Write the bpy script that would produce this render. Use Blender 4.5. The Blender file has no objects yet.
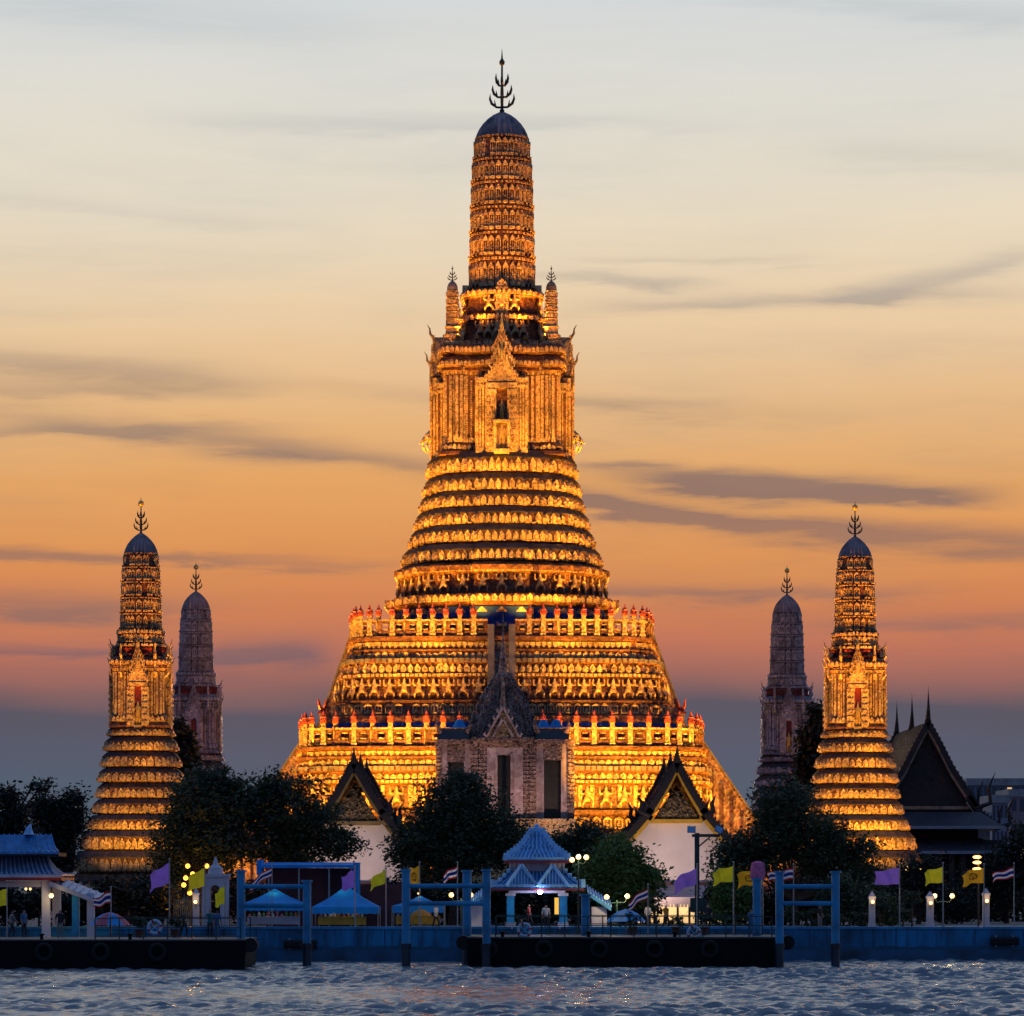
import bpy, math, random
import numpy as np
from mathutils import Matrix, Vector

# ------------------------------------------------------------------ camera
sc = bpy.context.scene
F = 3451.0            # focal length in pixels of a 1024 px wide frame
HC = 5.0              # eye height above the river
YH = 882.0            # picture row of the horizon
cam_d = bpy.data.cameras.new('camera')
cam = bpy.data.objects.new('camera', cam_d)
sc.collection.objects.link(cam)
cam.location = (0, 0, HC)
cam.rotation_euler = (math.radians(90), 0, 0)
cam_d.sensor_width = 36
cam_d.lens = 36 * F / 1024
cam_d.shift_y = (YH - 508) / 1024
cam_d.clip_start = 1
cam_d.clip_end = 20000
sc.camera = cam
sc.render.resolution_x = 1024
sc.render.resolution_y = 1016
sc.view_settings.view_transform = 'Standard'
sc.view_settings.look = 'None'
sc.view_settings.exposure = 0.0
sc.view_settings.gamma = 1.0
sc.cycles.use_denoising = True
sc.cycles.max_bounces = 6
sc.cycles.transparent_max_bounces = 8
sc.cycles.sample_clamp_indirect = 6


def X(px, Y): return (px - 512.0) * Y / F
def Z(py, Y): return HC + (YH - py) * Y / F
def lin(r, g, b):
    return tuple(((c / 255) / 12.92 if c / 255 <= .04045 else ((c / 255 + .055) / 1.055) ** 2.4) for c in (r, g, b)) + (1,)


# ------------------------------------------------------------------ node maths helper
class N:
    tree = None
    def __init__(s, sock): s.s = sock
    @staticmethod
    def op(kind, *a):
        n = N.tree.nodes.new('ShaderNodeMath'); n.operation = kind
        for i, v in enumerate(a):
            if isinstance(v, N): N.tree.links.new(v.s, n.inputs[i])
            else: n.inputs[i].default_value = v
        return N(n.outputs[0])
    def __add__(a, b): return N.op('ADD', a, b)
    def __radd__(a, b): return N.op('ADD', b, a)
    def __sub__(a, b): return N.op('SUBTRACT', a, b)
    def __rsub__(a, b): return N.op('SUBTRACT', b, a)
    def __mul__(a, b): return N.op('MULTIPLY', a, b)
    def __rmul__(a, b): return N.op('MULTIPLY', b, a)
    def __truediv__(a, b): return N.op('DIVIDE', a, b)


def node(t, kind, **kw):
    n = t.nodes.new(kind)
    for k, v in kw.items(): setattr(n, k, v)
    return n


def ramp(t, fac, stops, mode='LINEAR'):
    n = t.nodes.new('ShaderNodeValToRGB')
    cr = n.color_ramp
    cr.interpolation = mode
    while len(cr.elements) > 1: cr.elements.remove(cr.elements[-1])
    cr.elements[0].position = stops[0][0]; cr.elements[0].color = stops[0][1]
    for p, c in stops[1:]:
        e = cr.elements.new(p); e.color = c
    t.links.new(fac, n.inputs[0])
    return n.outputs[0]


def mixc(t, fac, a, b, blend='MIX'):
    n = t.nodes.new('ShaderNodeMix'); n.data_type = 'RGBA'; n.blend_type = blend
    for sock, v in ((n.inputs[0], fac), (n.inputs[6], a), (n.inputs[7], b)):
        if isinstance(v, (int, float, tuple)): sock.default_value = v
        else: t.links.new(v.s if isinstance(v, N) else v, sock)
    return n.outputs[2]


# ------------------------------------------------------------------ world: dusk sky, sunset to the west (+Y), blue dusk behind
SUN_EL, SUN_STR = 1.5, 0.25
w = bpy.data.worlds.new('World'); sc.world = w; w.use_nodes = True
t = w.node_tree; N.tree = t
for n in list(t.nodes): t.nodes.remove(n)
out = node(t, 'ShaderNodeOutputWorld')
tc = node(t, 'ShaderNodeTexCoord')
sp = node(t, 'ShaderNodeSeparateXYZ'); t.links.new(tc.outputs['Generated'], sp.inputs[0])
dx, dy, dz = N(sp.outputs[0]), N(sp.outputs[1]), N(sp.outputs[2])
hyp = N.op('SQRT', dx * dx + dy * dy + 1e-6)
el = N.op('MAXIMUM', dz / hyp, 0.0)            # tangent of the elevation
az = N.op('ARCTAN2', dx, dy)                   # 0 towards the sunset
def noise(vec, scale, detail=4, rough=.55, dist=0):
    n = node(t, 'ShaderNodeTexNoise'); n.inputs['Scale'].default_value = scale
    n.inputs['Detail'].default_value = detail; n.inputs['Roughness'].default_value = rough
    n.inputs['Distortion'].default_value = dist
    t.links.new(vec, n.inputs['Vector'])
    return N(n.outputs[0])
def comb(a, b, c=0.0):
    n = node(t, 'ShaderNodeCombineXYZ')
    for i, v in enumerate((a, b, c)):
        if isinstance(v, N): t.links.new(v.s, n.inputs[i])
        else: n.inputs[i].default_value = v
    return n.outputs[0]
n_streak = noise(comb(az * 9.0, el * 75.0), 1.0, 6, .6, .3)
n_soft = noise(comb(az * 6.0, el * 22.0, 4.0), 1.0, 4, .5, .2)
n_fine = noise(comb(az * 30.0, el * 190.0, 9.0), 1.0, 5, .6, .5)
el2 = el + (n_soft - .5) * .022 + (n_streak - .5) * .006
pos = N.op('MAXIMUM', el2, 0.0)
pos = pos / (pos + .25)
def P(y):
    v = (YH - y) / F
    return v / (v + .25)
west = ramp(t, pos.s, [
    (0.0, lin(70, 90, 106)), (P(790), lin(72, 90, 108)), (P(745), lin(78, 86, 106)), (P(708), lin(82, 82, 96)),
    (P(692), lin(122, 92, 94)), (P(670), lin(158, 102, 92)), (P(640), lin(190, 114, 88)), (P(605), lin(206, 126, 82)), (P(560), lin(216, 143, 84)),
    (P(490), lin(221, 160, 98)), (P(410), lin(224, 179, 128)), (P(320), lin(228, 199, 161)), (P(220), lin(226, 212, 188)),
    (P(110), lin(218, 214, 203)), (P(0), lin(206, 210, 212)), (.58, lin(206, 212, 220)), (.667, lin(196, 205, 216)), (.74, lin(156, 174, 200)),
    (.82, lin(104, 134, 178)), (1.0, lin(70, 105, 160))])
east = ramp(t, pos.s, [
    (0.0, lin(76, 78, 104)), (.2, lin(100, 92, 118)), (.4, lin(94, 98, 130)), (.65, lin(76, 104, 150)), (1.0, lin(70, 105, 160))])
# cloud streaks: azimuth, tan elevation, widths, tilt, strength
streaks = [
    (800, 490, 150, 11, .05, .66), (690, 515, 115, 8, .12, .72), (925, 545, 150, 14, .08, .55), (625, 468, 45, 6, .0, .35),
    (800, 306, 170, 9, -.02, .36), (620, 282, 80, 7, .05, .34), (935, 285, 90, 11, -.22, .36), (690, 262, 100, 5, 0, .18),
    (60, 376, 150, 16, .05, .40), (40, 398, 160, 8, .0, .25), (240, 450, 230, 12, .12, .36), (110, 435, 150, 6, .0, .2), (80, 562, 150, 5, .0, .55), (330, 566, 60, 5, .0, .2),
    (265, 652, 52, 16, -.03, .5), (60, 605, 110, 12, .0, .35), (90, 648, 120, 6, 0, .3), (430, 122, 210, 9, .0, .28), (880, 16, 230, 14, .1, .30),
    (960, 165, 120, 18, .1, .2), (130, 210, 160, 8, .1, .15), (720, 588, 170, 8, .02, .36), (480, 400, 300, 10, .05, .14), (100, 10, 250, 24, .1, .2), (620, 400, 90, 7, .0, .22), (950, 620, 120, 9, 0, .25)]
cl = None
for (px, py, wx, wy, tilt, st) in streaks:
    a0 = (px - 512) / F; e0 = (YH - py) / F
    u = (az - a0) * (F / wx)
    v = (el + (n_streak - .5) * .012 + (n_soft - .5) * .012 + (n_fine - .5) * .006 - e0 + (az - a0) * tilt) * (F / wy)
    g = N.op('EXPONENT', (u * u * u * u * .5 + v * v) * -1.0) * (st * 1.65)
    cl = g if cl is None else cl + g
body = N.op('MINIMUM', N.op('MAXIMUM', (n_streak - .47) * 3.2, 0.0), 1.0)
cl = cl * (n_fine * .9 + .1 + n_streak * .8)
cl = cl + N.op('MULTIPLY', body, n_fine * .36)
cl = cl + N.op('MINIMUM', N.op('MAXIMUM', (n_soft - .44) * 2.2, 0.0), 1.0) * (n_fine * .75 - .08)
cl = N.op('MINIMUM', cl, .8)
cloud_col = ramp(t, pos.s, [
    (0.0, lin(78, 84, 100)), (P(700), lin(88, 84, 100)), (P(650), lin(112, 92, 102)), (P(560), lin(150, 112, 96)), (P(490), lin(112, 98, 102)), (P(400), lin(168, 140, 116)),
    (P(300), lin(168, 156, 146)), (P(200), lin(192, 186, 174)), (P(50), lin(184, 190, 192)), (.667, lin(150, 160, 178)), (1.0, lin(70, 92, 130))])
west = mixc(t, cl, west, cloud_col)
wf = N.op('MULTIPLY', N.op('ADD', dy / hyp, .25), .8)
wf = N.op('MINIMUM', N.op('MAXIMUM', wf, 0.0), 1.0)
wf = wf * wf * (3.0 - wf * 2.0)
grad = mixc(t, wf, east, west)
sky = node(t, 'ShaderNodeTexSky'); sky.sky_type = 'NISHITA'; sky.sun_disc = False
sky.sun_elevation = math.radians(SUN_EL); sky.sun_rotation = 0.0
sky.altitude = 10
bg1 = node(t, 'ShaderNodeBackground'); t.links.new(sky.outputs[0], bg1.inputs[0]); bg1.inputs[1].default_value = 0.05
bg2 = node(t, 'ShaderNodeBackground'); t.links.new(grad, bg2.inputs[0]); bg2.inputs[1].default_value = 1.08
mx = node(t, 'ShaderNodeMixShader'); mx.inputs[0].default_value = .985
t.links.new(bg1.outputs[0], mx.inputs[1]); t.links.new(bg2.outputs[0], mx.inputs[2]); t.links.new(mx.outputs[0], out.inputs[0])

sun_d = bpy.data.lights.new('sun', 'SUN'); sun_d.energy = SUN_STR; sun_d.angle = math.radians(8); sun_d.color = (1, .62, .38)
sun = bpy.data.objects.new('sun', sun_d); sc.collection.objects.link(sun)
sun.rotation_euler = (math.radians(-(90 - SUN_EL)), 0, 0)      # light travels from +Y (west) towards the camera
sun.location = (0, 400, 60)


# ------------------------------------------------------------------ materials
MATS = {}
def mat(name, c, rough=.6, var=.15, nscale=1.5, bump=0.0, bscale=6.0, metal=0.0, c2=None, emit=None, estr=0, transl=0, spec=.5, stripes=None):
    if name in MATS: return MATS[name]
    m = bpy.data.materials.new(name); m.use_nodes = True
    t = m.node_tree; b = t.nodes['Principled BSDF']
    b.inputs['Roughness'].default_value = rough; b.inputs['Metallic'].default_value = metal
    b.inputs['Specular IOR Level'].default_value = spec
    tcn = t.nodes.new('ShaderNodeTexCoord')
    nz = t.nodes.new('ShaderNodeTexNoise'); nz.inputs['Scale'].default_value = nscale; nz.inputs['Detail'].default_value = 5
    t.links.new(tcn.outputs['Object'], nz.inputs['Vector'])
    c = tuple(c) + (1,) if len(c) == 3 else c
    d = c2 if c2 else tuple(max(0, v * (1 - 2.2 * var)) for v in c[:3])
    d = tuple(d)[:3] + (1,)
    e = tuple(min(1, v * (1 + var)) for v in c[:3]) + (1,)
    col = ramp(t, nz.outputs[0], [(.3, d), (.55, c), (.75, e)])
    if stripes:                                     # (axis scale, colour, width): tile courses or cloth stripes
        wv = t.nodes.new('ShaderNodeTexWave'); wv.inputs['Scale'].default_value = stripes[0]; wv.bands_direction = stripes[3]
        t.links.new(tcn.outputs['Object'], wv.inputs['Vector'])
        r2 = ramp(t, wv.outputs[0], [(stripes[2] - .05, (0, 0, 0, 1)), (stripes[2] + .05, (1, 1, 1, 1))])
        col = mixc(t, r2, col, stripes[1])
    t.links.new(col, b.inputs['Base Color'])
    if bump:
        n2 = t.nodes.new('ShaderNodeTexNoise'); n2.inputs['Scale'].default_value = bscale; n2.inputs['Detail'].default_value = 4
        t.links.new(tcn.outputs['Object'], n2.inputs['Vector'])
        bp = t.nodes.new('ShaderNodeBump'); bp.inputs['Strength'].default_value = bump; bp.inputs['Distance'].default_value = .1
        t.links.new(n2.outputs[0], bp.inputs['Height']); t.links.new(bp.outputs[0], b.inputs['Normal'])
    if emit:
        b.inputs['Emission Color'].default_value = tuple(emit) + (1,); b.inputs['Emission Strength'].default_value = estr
    if transl:
        b.inputs['Transmission Weight'].default_value = 0
        tr = t.nodes.new('ShaderNodeBsdfTranslucent'); t.links.new(col, tr.inputs[0])
        ms = t.nodes.new('ShaderNodeMixShader'); ms.inputs[0].default_value = transl
        o = t.nodes['Material Output']
        t.links.new(b.outputs[0], ms.inputs[1]); t.links.new(tr.outputs[0], ms.inputs[2]); t.links.new(ms.outputs[0], o.inputs[0])
    MATS[name] = m
    return m


def mosaic(name, base, dark, chips, scale=5.0, rough=.35, bump=.6):
    """stucco set with broken porcelain: speckled base, coloured chips, pitted surface"""
    m = bpy.data.materials.new(name); m.use_nodes = True; MATS[name] = m
    t = m.node_tree; b = t.nodes['Principled BSDF']; b.inputs['Roughness'].default_value = rough
    tcn = t.nodes.new('ShaderNodeTexCoord')
    vo = t.nodes.new('ShaderNodeTexVoronoi'); vo.inputs['Scale'].default_value = scale
    t.links.new(tcn.outputs['Object'], vo.inputs['Vector'])
    sx = t.nodes.new('ShaderNodeSeparateXYZ'); t.links.new(vo.outputs['Color'], sx.inputs[0])
    nz = t.nodes.new('ShaderNodeTexNoise'); nz.inputs['Scale'].default_value = .55; nz.inputs['Detail'].default_value = 7
    t.links.new(tcn.outputs['Object'], nz.inputs['Vector'])
    col = ramp(t, sx.outputs[0], [(0, dark), (.22, dark), (.30, base), (.74, base)] + chips, 'CONSTANT' if False else 'LINEAR')
    stain = ramp(t, nz.outputs[0], [(.30, (.30, .27, .26, 1)), (.46, (.72, .70, .68, 1)), (.62, (1.1, 1.08, 1.05, 1))])
    col = mixc(t, .8, col, stain, 'MULTIPLY')
    t.links.new(col, b.inputs['Base Color'])
    bp = t.nodes.new('ShaderNodeBump'); bp.inputs['Strength'].default_value = bump; bp.inputs['Distance'].default_value = .12
    t.links.new(vo.outputs['Distance'], bp.inputs['Height']); t.links.new(bp.outputs[0], b.inputs['Normal'])
    return m


STONE = mosaic('porcelain_stucco', (.62, .43, .19, 1), (.30, .17, .07, 1), [(.82, (.44, .40, .18, 1)), (.90, (.54, .22, .10, 1)), (.97, (.72, .60, .40, 1))], 7.0, .4, .35)  # base yellowed: some of the floodlit gold is put into the colour
STONE2 = mosaic('porcelain_unlit', (.46, .43, .50, 1), (.30, .27, .33, 1), [(.82, (.30, .34, .36, 1)), (.95, (.6, .58, .56, 1))], 4.0)  # unlit copy of the tower stucco, its shade put into the grey
GAP_SHADE = mosaic('gap_shade_stucco', (.17, .062, .02, 1), (.09, .03, .012, 1), [(.85, (.26, .12, .05, 1))], 5.0, .5, .3)  # dark ground behind ornaments: shade of the gaps put into the colour
GAP_SHADE2 = mosaic('gap_shade_stucco_grey', (.20, .19, .22, 1), (.11, .10, .13, 1), [(.85, (.28, .27, .28, 1))], 5.0, .6, .3)  # grey copy of the gap shade colour for the unlit rear towers
LEDGE = mat('ledge_slate', (.20, .17, .17), .7, .3, .8, .3)
SLATE = mat('roof_slate_band', (.045, .036, .045), .6, .3, 1.6, .4, 5)
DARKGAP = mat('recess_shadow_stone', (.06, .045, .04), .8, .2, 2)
RED = mat('red_glaze', (.42, .07, .03), .4, .25, 2, .2)
REDWOOD = mat('red_lacquer', (.20, .02, .015), .5, .2, 2)
GOLD = mat('gilding', (.72, .47, .12), .32, .15, 4, .2, metal=.5)
DOMEM = mat('dome_tile', (.30, .22, .22), .4, .3, 1.2, .3)
IRON = mat('dark_bronze', (.06, .06, .055), .4, .2, 3, metal=.7)
PINKST = mosaic('pink_marble', (.55, .42, .40, 1), (.42, .30, .28, 1), [(.9, (.62, .52, .5, 1))], 3.0, .5, .2)
FLANK = mosaic('weathered_pink_brick', (.44, .25, .17, 1), (.24, .13, .09, 1), [(.88, (.5, .38, .3, 1))], 3.0, .6, .6)
WHITEW = mat('white_plaster', (.80, .78, .77), .8, .10, .6, .15, 3)
BLUEP = mat('blue_paint', (.012, .26, .50), .5, .25, .7, .15)
BLUEQ = mat('blue_quay_paint', (.002, .20, .42), .6, .30, .35, .3)
BLUEC = mat('blue_canvas', (.01, .36, .88), .6, .12, .8, .2, 2, transl=.2)
WHITEH = mat('hall_plaster', (.85, .80, .78), .8, .06, .6, .15, 3)
HULL = mat('black_hull', (.004, .005, .007), .7, .2, 1, .2, spec=.15)
GREENI = mat('dark_green_iron', (.015, .05, .045), .5, .2, 3)
STEEL = mat('grey_steel', (.35, .37, .38), .4, .1, 3, metal=.6)
RUBBER = mat('black_rubber', (.006, .006, .006), .8, .1, 3)
DOORM = mat('dark_door', (.03, .035, .03), .5, .2, 3)
DARKROOF = mat('dark_roof_tile', (.045, .030, .028), .35, .35, 2.0, .4, 8)
BLACKW = mat('black_timber', (.022, .018, .018), .6, .2, 2)
YELLOWB = mat('yellow_barge', (.75, .45, .04), .45, .12, 2)
CARVED = mosaic('carved_gilt', (.26, .19, .09, 1), (.05, .035, .02, 1), [(.9, (.45, .33, .14, 1))], 6.0, .4, .9)
MAROON = mat('maroon_wall', (.10, .035, .04), .7, .15, 1)
CONC = mat('grey_concrete', (.30, .30, .30), .85, .15, .6, .2)
LEAF = {}


# ------------------------------------------------------------------ mesh builder
WL = {}      # world location of every root / placed part
def wloc(o):
    return WL.get(o.name, Vector((0, 0, 0))) if o else Vector((0, 0, 0))


class MB:
    """collects shapes in world metres; build() links them as one mesh object under a parent"""
    def __init__(s, *mats):
        s.v = []; s.f = []; s.mi = []; s.mats = list(mats); s.m = 0; s.M = None
    def use(s, m):
        if m not in s.mats: s.mats.append(m)
        s.m = s.mats.index(m); return s
    def add(s, vs, fs):
        b = len(s.v)
        if s.M is not None: vs = [tuple(s.M @ Vector(v)) for v in vs]
        s.v.extend(vs)
        s.f.extend([tuple(i + b for i in f) for f in fs]); s.mi.extend([s.m] * len(fs))
    def box(s, x0, x1, y0, y1, z0, z1):
        s.add([(x0, y0, z0), (x1, y0, z0), (x1, y1, z0), (x0, y1, z0), (x0, y0, z1), (x1, y0, z1), (x1, y1, z1), (x0, y1, z1)],
              [(3, 2, 1, 0), (4, 5, 6, 7), (0, 1, 5, 4), (1, 2, 6, 5), (2, 3, 7, 6), (3, 0, 4, 7)])
    def tbox(s, x0, x1, y0, y1, z0, z1, ins):
        """box whose top is inset"""
        s.add([(x0, y0, z0), (x1, y0, z0), (x1, y1, z0), (x0, y1, z0), (x0 + ins, y0 + ins, z1), (x1 - ins, y0 + ins, z1), (x1 - ins, y1 - ins, z1), (x0 + ins, y1 - ins, z1)],
              [(3, 2, 1, 0), (4, 5, 6, 7), (0, 1, 5, 4), (1, 2, 6, 5), (2, 3, 7, 6), (3, 0, 4, 7)])
    def loft(s, rings, cap=True, closed=True):
        n = len(rings[0]); vs = [p for r in rings for p in r]; fs = []
        for k in range(len(rings) - 1):
            for i in range(n if closed else n - 1):
                j = (i + 1) % n
                fs.append((k * n + i, k * n + j, (k + 1) * n + j, (k + 1) * n + i))
        if cap and closed:
            fs.append(tuple(range(n - 1, -1, -1))); fs.append(tuple((len(rings) - 1) * n + i for i in range(n)))
        s.add(vs, fs)
    def prism_y(s, pts, y0, y1):
        """outline in x,z pushed from y0 to y1"""
        n = len(pts)
        s.add([(p[0], y0, p[1]) for p in pts] + [(p[0], y1, p[1]) for p in pts],
              [tuple(range(n)), tuple(range(2 * n - 1, n - 1, -1))] + [(i, n + i, n + (i + 1) % n, (i + 1) % n) for i in range(n)])
    def prism_x(s, pts, x0, x1):
        n = len(pts)
        s.add([(x0, p[0], p[1]) for p in pts] + [(x1, p[0], p[1]) for p in pts],
              [tuple(range(n)), tuple(range(2 * n - 1, n - 1, -1))] + [(i, n + i, n + (i + 1) % n, (i + 1) % n) for i in range(n)])
    def lathe(s, cx, cy, prof, n=12):
        s.loft([[(cx + r * math.cos(2 * math.pi * i / n), cy + r * math.sin(2 * math.pi * i / n), z) for i in range(n)] for r, z in prof])
    def tube(s, path, rad, n=6):
        path = [Vector(p) for p in path]; rings = []
        for i, p in enumerate(path):
            d = (path[min(i + 1, len(path) - 1)] - path[max(i - 1, 0)]).normalized()
            a = d.cross(Vector((0, 0, 1)))
            if a.length < .05: a = d.cross(Vector((0, 1, 0)))
            a.normalize(); b = d.cross(a)
            r = rad[i] if isinstance(rad, (list, tuple)) else rad
            rings.append([tuple(p + a * (r * math.cos(2 * math.pi * k / n)) + b * (r * math.sin(2 * math.pi * k / n))) for k in range(n)])
        s.loft(rings)
    def bar(s, a, b, w, h):
        """rectangular bar from a to b"""
        a, b = Vector(a), Vector(b); d = (b - a).normalized()
        u = d.cross(Vector((0, 0, 1)))
        if u.length < .05: u = Vector((1, 0, 0))
        u.normalize(); v = u.cross(d)
        s.loft([[tuple(p + u * (w / 2 * i) + v * (h / 2 * j)) for i, j in ((-1, -1), (1, -1), (1, 1), (-1, 1))] for p in (a, b)])
    def sphere(s, c, r, n=10, sz=1.0):
        s.lathe(c[0], c[1], [(max(.001, r * math.sin(math.pi * k / n)), c[2] - r * sz * math.cos(math.pi * k / n)) for k in range(n + 1)], n + 2)
    def el(s, c, n_, t_, u0, u1, z0, z1, d, top=0.0):
        """ornament on a wall: base centre c on the wall line, outward n_, along t_; pointed when top > 0"""
        if top:
            zm = z0 + (z1 - z0) * (1 - top)
            o = [(u0, z0), (u1, z0), (u1, zm), ((u0 + u1) / 2, z1), (u0, zm)]
        else:
            o = [(u0, z0), (u1, z0), (u1, z1), (u0, z1)]
        k = len(o)
        pts = [(c[0] + t_[0] * u + n_[0] * q, c[1] + t_[1] * u + n_[1] * q, z) for q in (-.02, d) for u, z in o]
        s.add(pts, [tuple(range(k, 2 * k))] + [(i, (i + 1) % k, k + (i + 1) % k, k + i) for i in range(k)])
    def build(s, name, parent=None, smooth=False, at=None, linked=True):
        me = bpy.data.meshes.new(name)
        o = bpy.data.objects.new(name, me)
        off = Vector(at) if at is not None else wloc(parent)
        me.from_pydata([tuple(Vector(v) - off) for v in s.v], [], s.f)
        for m in s.mats: me.materials.append(m)
        me.polygons.foreach_set('material_index', s.mi)
        if smooth: me.polygons.foreach_set('use_smooth', [True] * len(s.f))
        me.update()
        if linked: sc.collection.objects.link(o)
        if parent is not None: o.parent = parent
        if at is not None:
            o.location = Vector(at) - wloc(parent); WL[o.name] = Vector(at)
        else:
            WL[o.name] = wloc(parent)
        return o


def tag(o, label=None, cat=None, group=None, kind=None):
    if label: o['label'] = label
    if cat: o['category'] = cat
    if group: o['group'] = group
    if kind: o['kind'] = kind
    return o


def thing(name, loc, label, cat, group=None):
    o = bpy.data.objects.new(name, None); sc.collection.objects.link(o)
    o.location = loc; o.empty_display_size = .5; WL[o.name] = Vector(loc)
    return tag(o, label, cat, group)


def copy_tree(o, parent=None, loc=None, label=None):
    c = o.copy(); sc.collection.objects.link(c)
    if parent is not None: c.parent = parent
    if loc is not None: c.location = loc; WL[c.name] = Vector(loc)
    if label: c['label'] = label
    for ch in list(o.children): copy_tree(ch, c)
    return c


def skin(joints, edges, radii, sub=1):
    """one continuous body grown round a skeleton; returns mesh data"""
    me = bpy.data.meshes.new('body'); me.from_pydata(joints, edges, [])
    o = bpy.data.objects.new('body', me); sc.collection.objects.link(o)
    md = o.modifiers.new('s', 'SKIN'); sd = o.modifiers.new('d', 'SUBSURF'); sd.levels = sub; sd.render_levels = sub
    for i, r in enumerate(radii):
        me.skin_vertices[0].data[i].radius = (r, r) if not isinstance(r, tuple) else r
    me.skin_vertices[0].data[0].use_root = True
    dg = bpy.context.evaluated_depsgraph_get(); dg.update()
    m2 = bpy.data.meshes.new_from_object(o.evaluated_get(dg))
    bpy.data.objects.remove(o)
    m2.polygons.foreach_set('use_smooth', [True] * len(m2.polygons))
    return m2


def link_mesh(name, me, parent, world, rz=0, m=None, sc_=1.0):
    o = bpy.data.objects.new(name, me); sc.collection.objects.link(o)
    if m is not None and not me.materials: me.materials.append(m)
    o.location = Vector(world) - wloc(parent); o.rotation_euler.z = rz; o.scale = (sc_,) * 3
    if parent is not None: o.parent = parent
    WL[o.name] = Vector(world)
    return o


def lamp(kind, name, world, parent, energy, color, size=.1, aim=None, cone=120, blend=.6):
    d = bpy.data.lights.new(name, kind); d.energy = energy; d.color = color
    if kind in ('POINT', 'SPOT'): d.shadow_soft_size = size
    if kind == 'SPOT': d.spot_size = math.radians(cone); d.spot_blend = blend
    o = bpy.data.objects.new(name, d); sc.collection.objects.link(o)
    o.location = Vector(world) - wloc(parent)
    if parent is not None: o.parent = parent
    if aim is not None:
        dr = Vector(aim) - Vector(world)
        o.rotation_euler = dr.to_track_quat('-Z', 'Y').to_euler()
    return o

# ================================================================== SETTING: river, ground, quay
rng = np.random.default_rng(7)
def water():
    xs = np.concatenate([[-3000, -900, -300, -140, -90], np.arange(-56, 56.01, .17), [90, 140, 300, 900, 3000]])
    ys = np.concatenate([[-2500, -600, -150, 0, 60, 90], np.arange(112, 219.5, .20), [226, 240]])
    xx, yy = np.meshgrid(xs, ys)
    h = np.zeros_like(xx)
    for k in range(230):
        u_ = rng.random()
        lam = .60 * (1.0 / (1 - u_ * .79))
        th = rng.normal(1.45, .42)
        kx, ky = math.cos(th) * 2 * math.pi / lam, math.sin(th) * 2 * math.pi / lam
        amp = .0078 * lam ** .8
        ph = rng.random() * 6.28
        a_ = kx * xx + ky * yy + ph
        h += amp * (np.sin(a_) + .35 * np.cos(2 * a_))
    patch = .75 + .5 * np.sin(xx * .07 + 1.3 + np.sin(yy * .09)) * np.sin(yy * .11 + .4) 
    h *= patch
    fade = np.clip((60 - np.abs(xx)) / 6, 0, 1) * np.clip((yy - 96) / 20, 0, 1) * np.clip((222 - yy) / 5, 0, 1)
    h *= fade
    me = bpy.data.meshes.new('river_water')
    ny, nx = xx.shape
    v = np.stack([xx.ravel(), yy.ravel(), h.ravel()], 1).astype(np.float32)
    idx = np.arange(ny * nx).reshape(ny, nx)
    q = np.stack([idx[:-1, :-1].ravel(), idx[:-1, 1:].ravel(), idx[1:, 1:].ravel(), idx[1:, :-1].ravel()], 1).astype(np.int32)
    me.vertices.add(len(v)); me.vertices.foreach_set('co', v.ravel())
    me.loops.add(q.size); me.loops.foreach_set('vertex_index', q.ravel())
    me.polygons.add(len(q)); me.polygons.foreach_set('loop_start', np.arange(0, q.size, 4, dtype=np.int32))
    me.polygons.foreach_set('loop_total', np.full(len(q), 4, dtype=np.int32))
    me.polygons.foreach_set('use_smooth', np.ones(len(q), dtype=bool))
    me.update(calc_edges=True); me.validate()
    m = bpy.data.materials.new('river'); m.use_nodes = True
    t = m.node_tree; b = t.nodes['Principled BSDF']
    b.inputs['Base Color'].default_value = (.17, .20, .22, 1); b.inputs['Roughness'].default_value = .12
    b.inputs['IOR'].default_value = 1.33
    tcn = t.nodes.new('ShaderNodeTexCoord'); mp = t.nodes.new('ShaderNodeMapping'); mp.inputs['Scale'].default_value = (1.0, 1.3, 1)
    t.links.new(tcn.outputs['Object'], mp.inputs[0])
    nz = t.nodes.new('ShaderNodeTexNoise'); nz.inputs['Scale'].default_value = 3.2; nz.inputs['Detail'].default_value = 5; nz.inputs['Roughness'].default_value = .6
    t.links.new(mp.outputs[0], nz.inputs['Vector'])
    bp = t.nodes.new('ShaderNodeBump'); bp.inputs['Strength'].default_value = .7; bp.inputs["Distance"].default_value = .045
    t.links.new(nz.outputs[0], bp.inputs['Height']); t.links.new(bp.outputs[0], b.inputs['Normal'])
    me.materials.append(m)
    o = bpy.data.objects.new('river_water', me); sc.collection.objects.link(o); tag(o, kind='structure')
water()

GZ = 2.0
QY = 216.0
g = MB(mat('paving_ground', (.20, .19, .18), .85, .2, .15, .3, 2))
g.add([(-9000, QY + .6, GZ), (9000, QY + .6, GZ), (9000, 15000, GZ), (-9000, 15000, GZ)], [(0, 1, 2, 3)])
tag(g.build('ground'), kind='structure')
bed = MB(mat('river_bed', (.03, .03, .025), .9)); bed.add([(-3000, -2500, -4), (3000, -2500, -4), (3000, 235, -4), (-3000, 235, -4)], [(0, 1, 2, 3)])
tag(bed.build('river_bed'), kind='structure')

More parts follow.
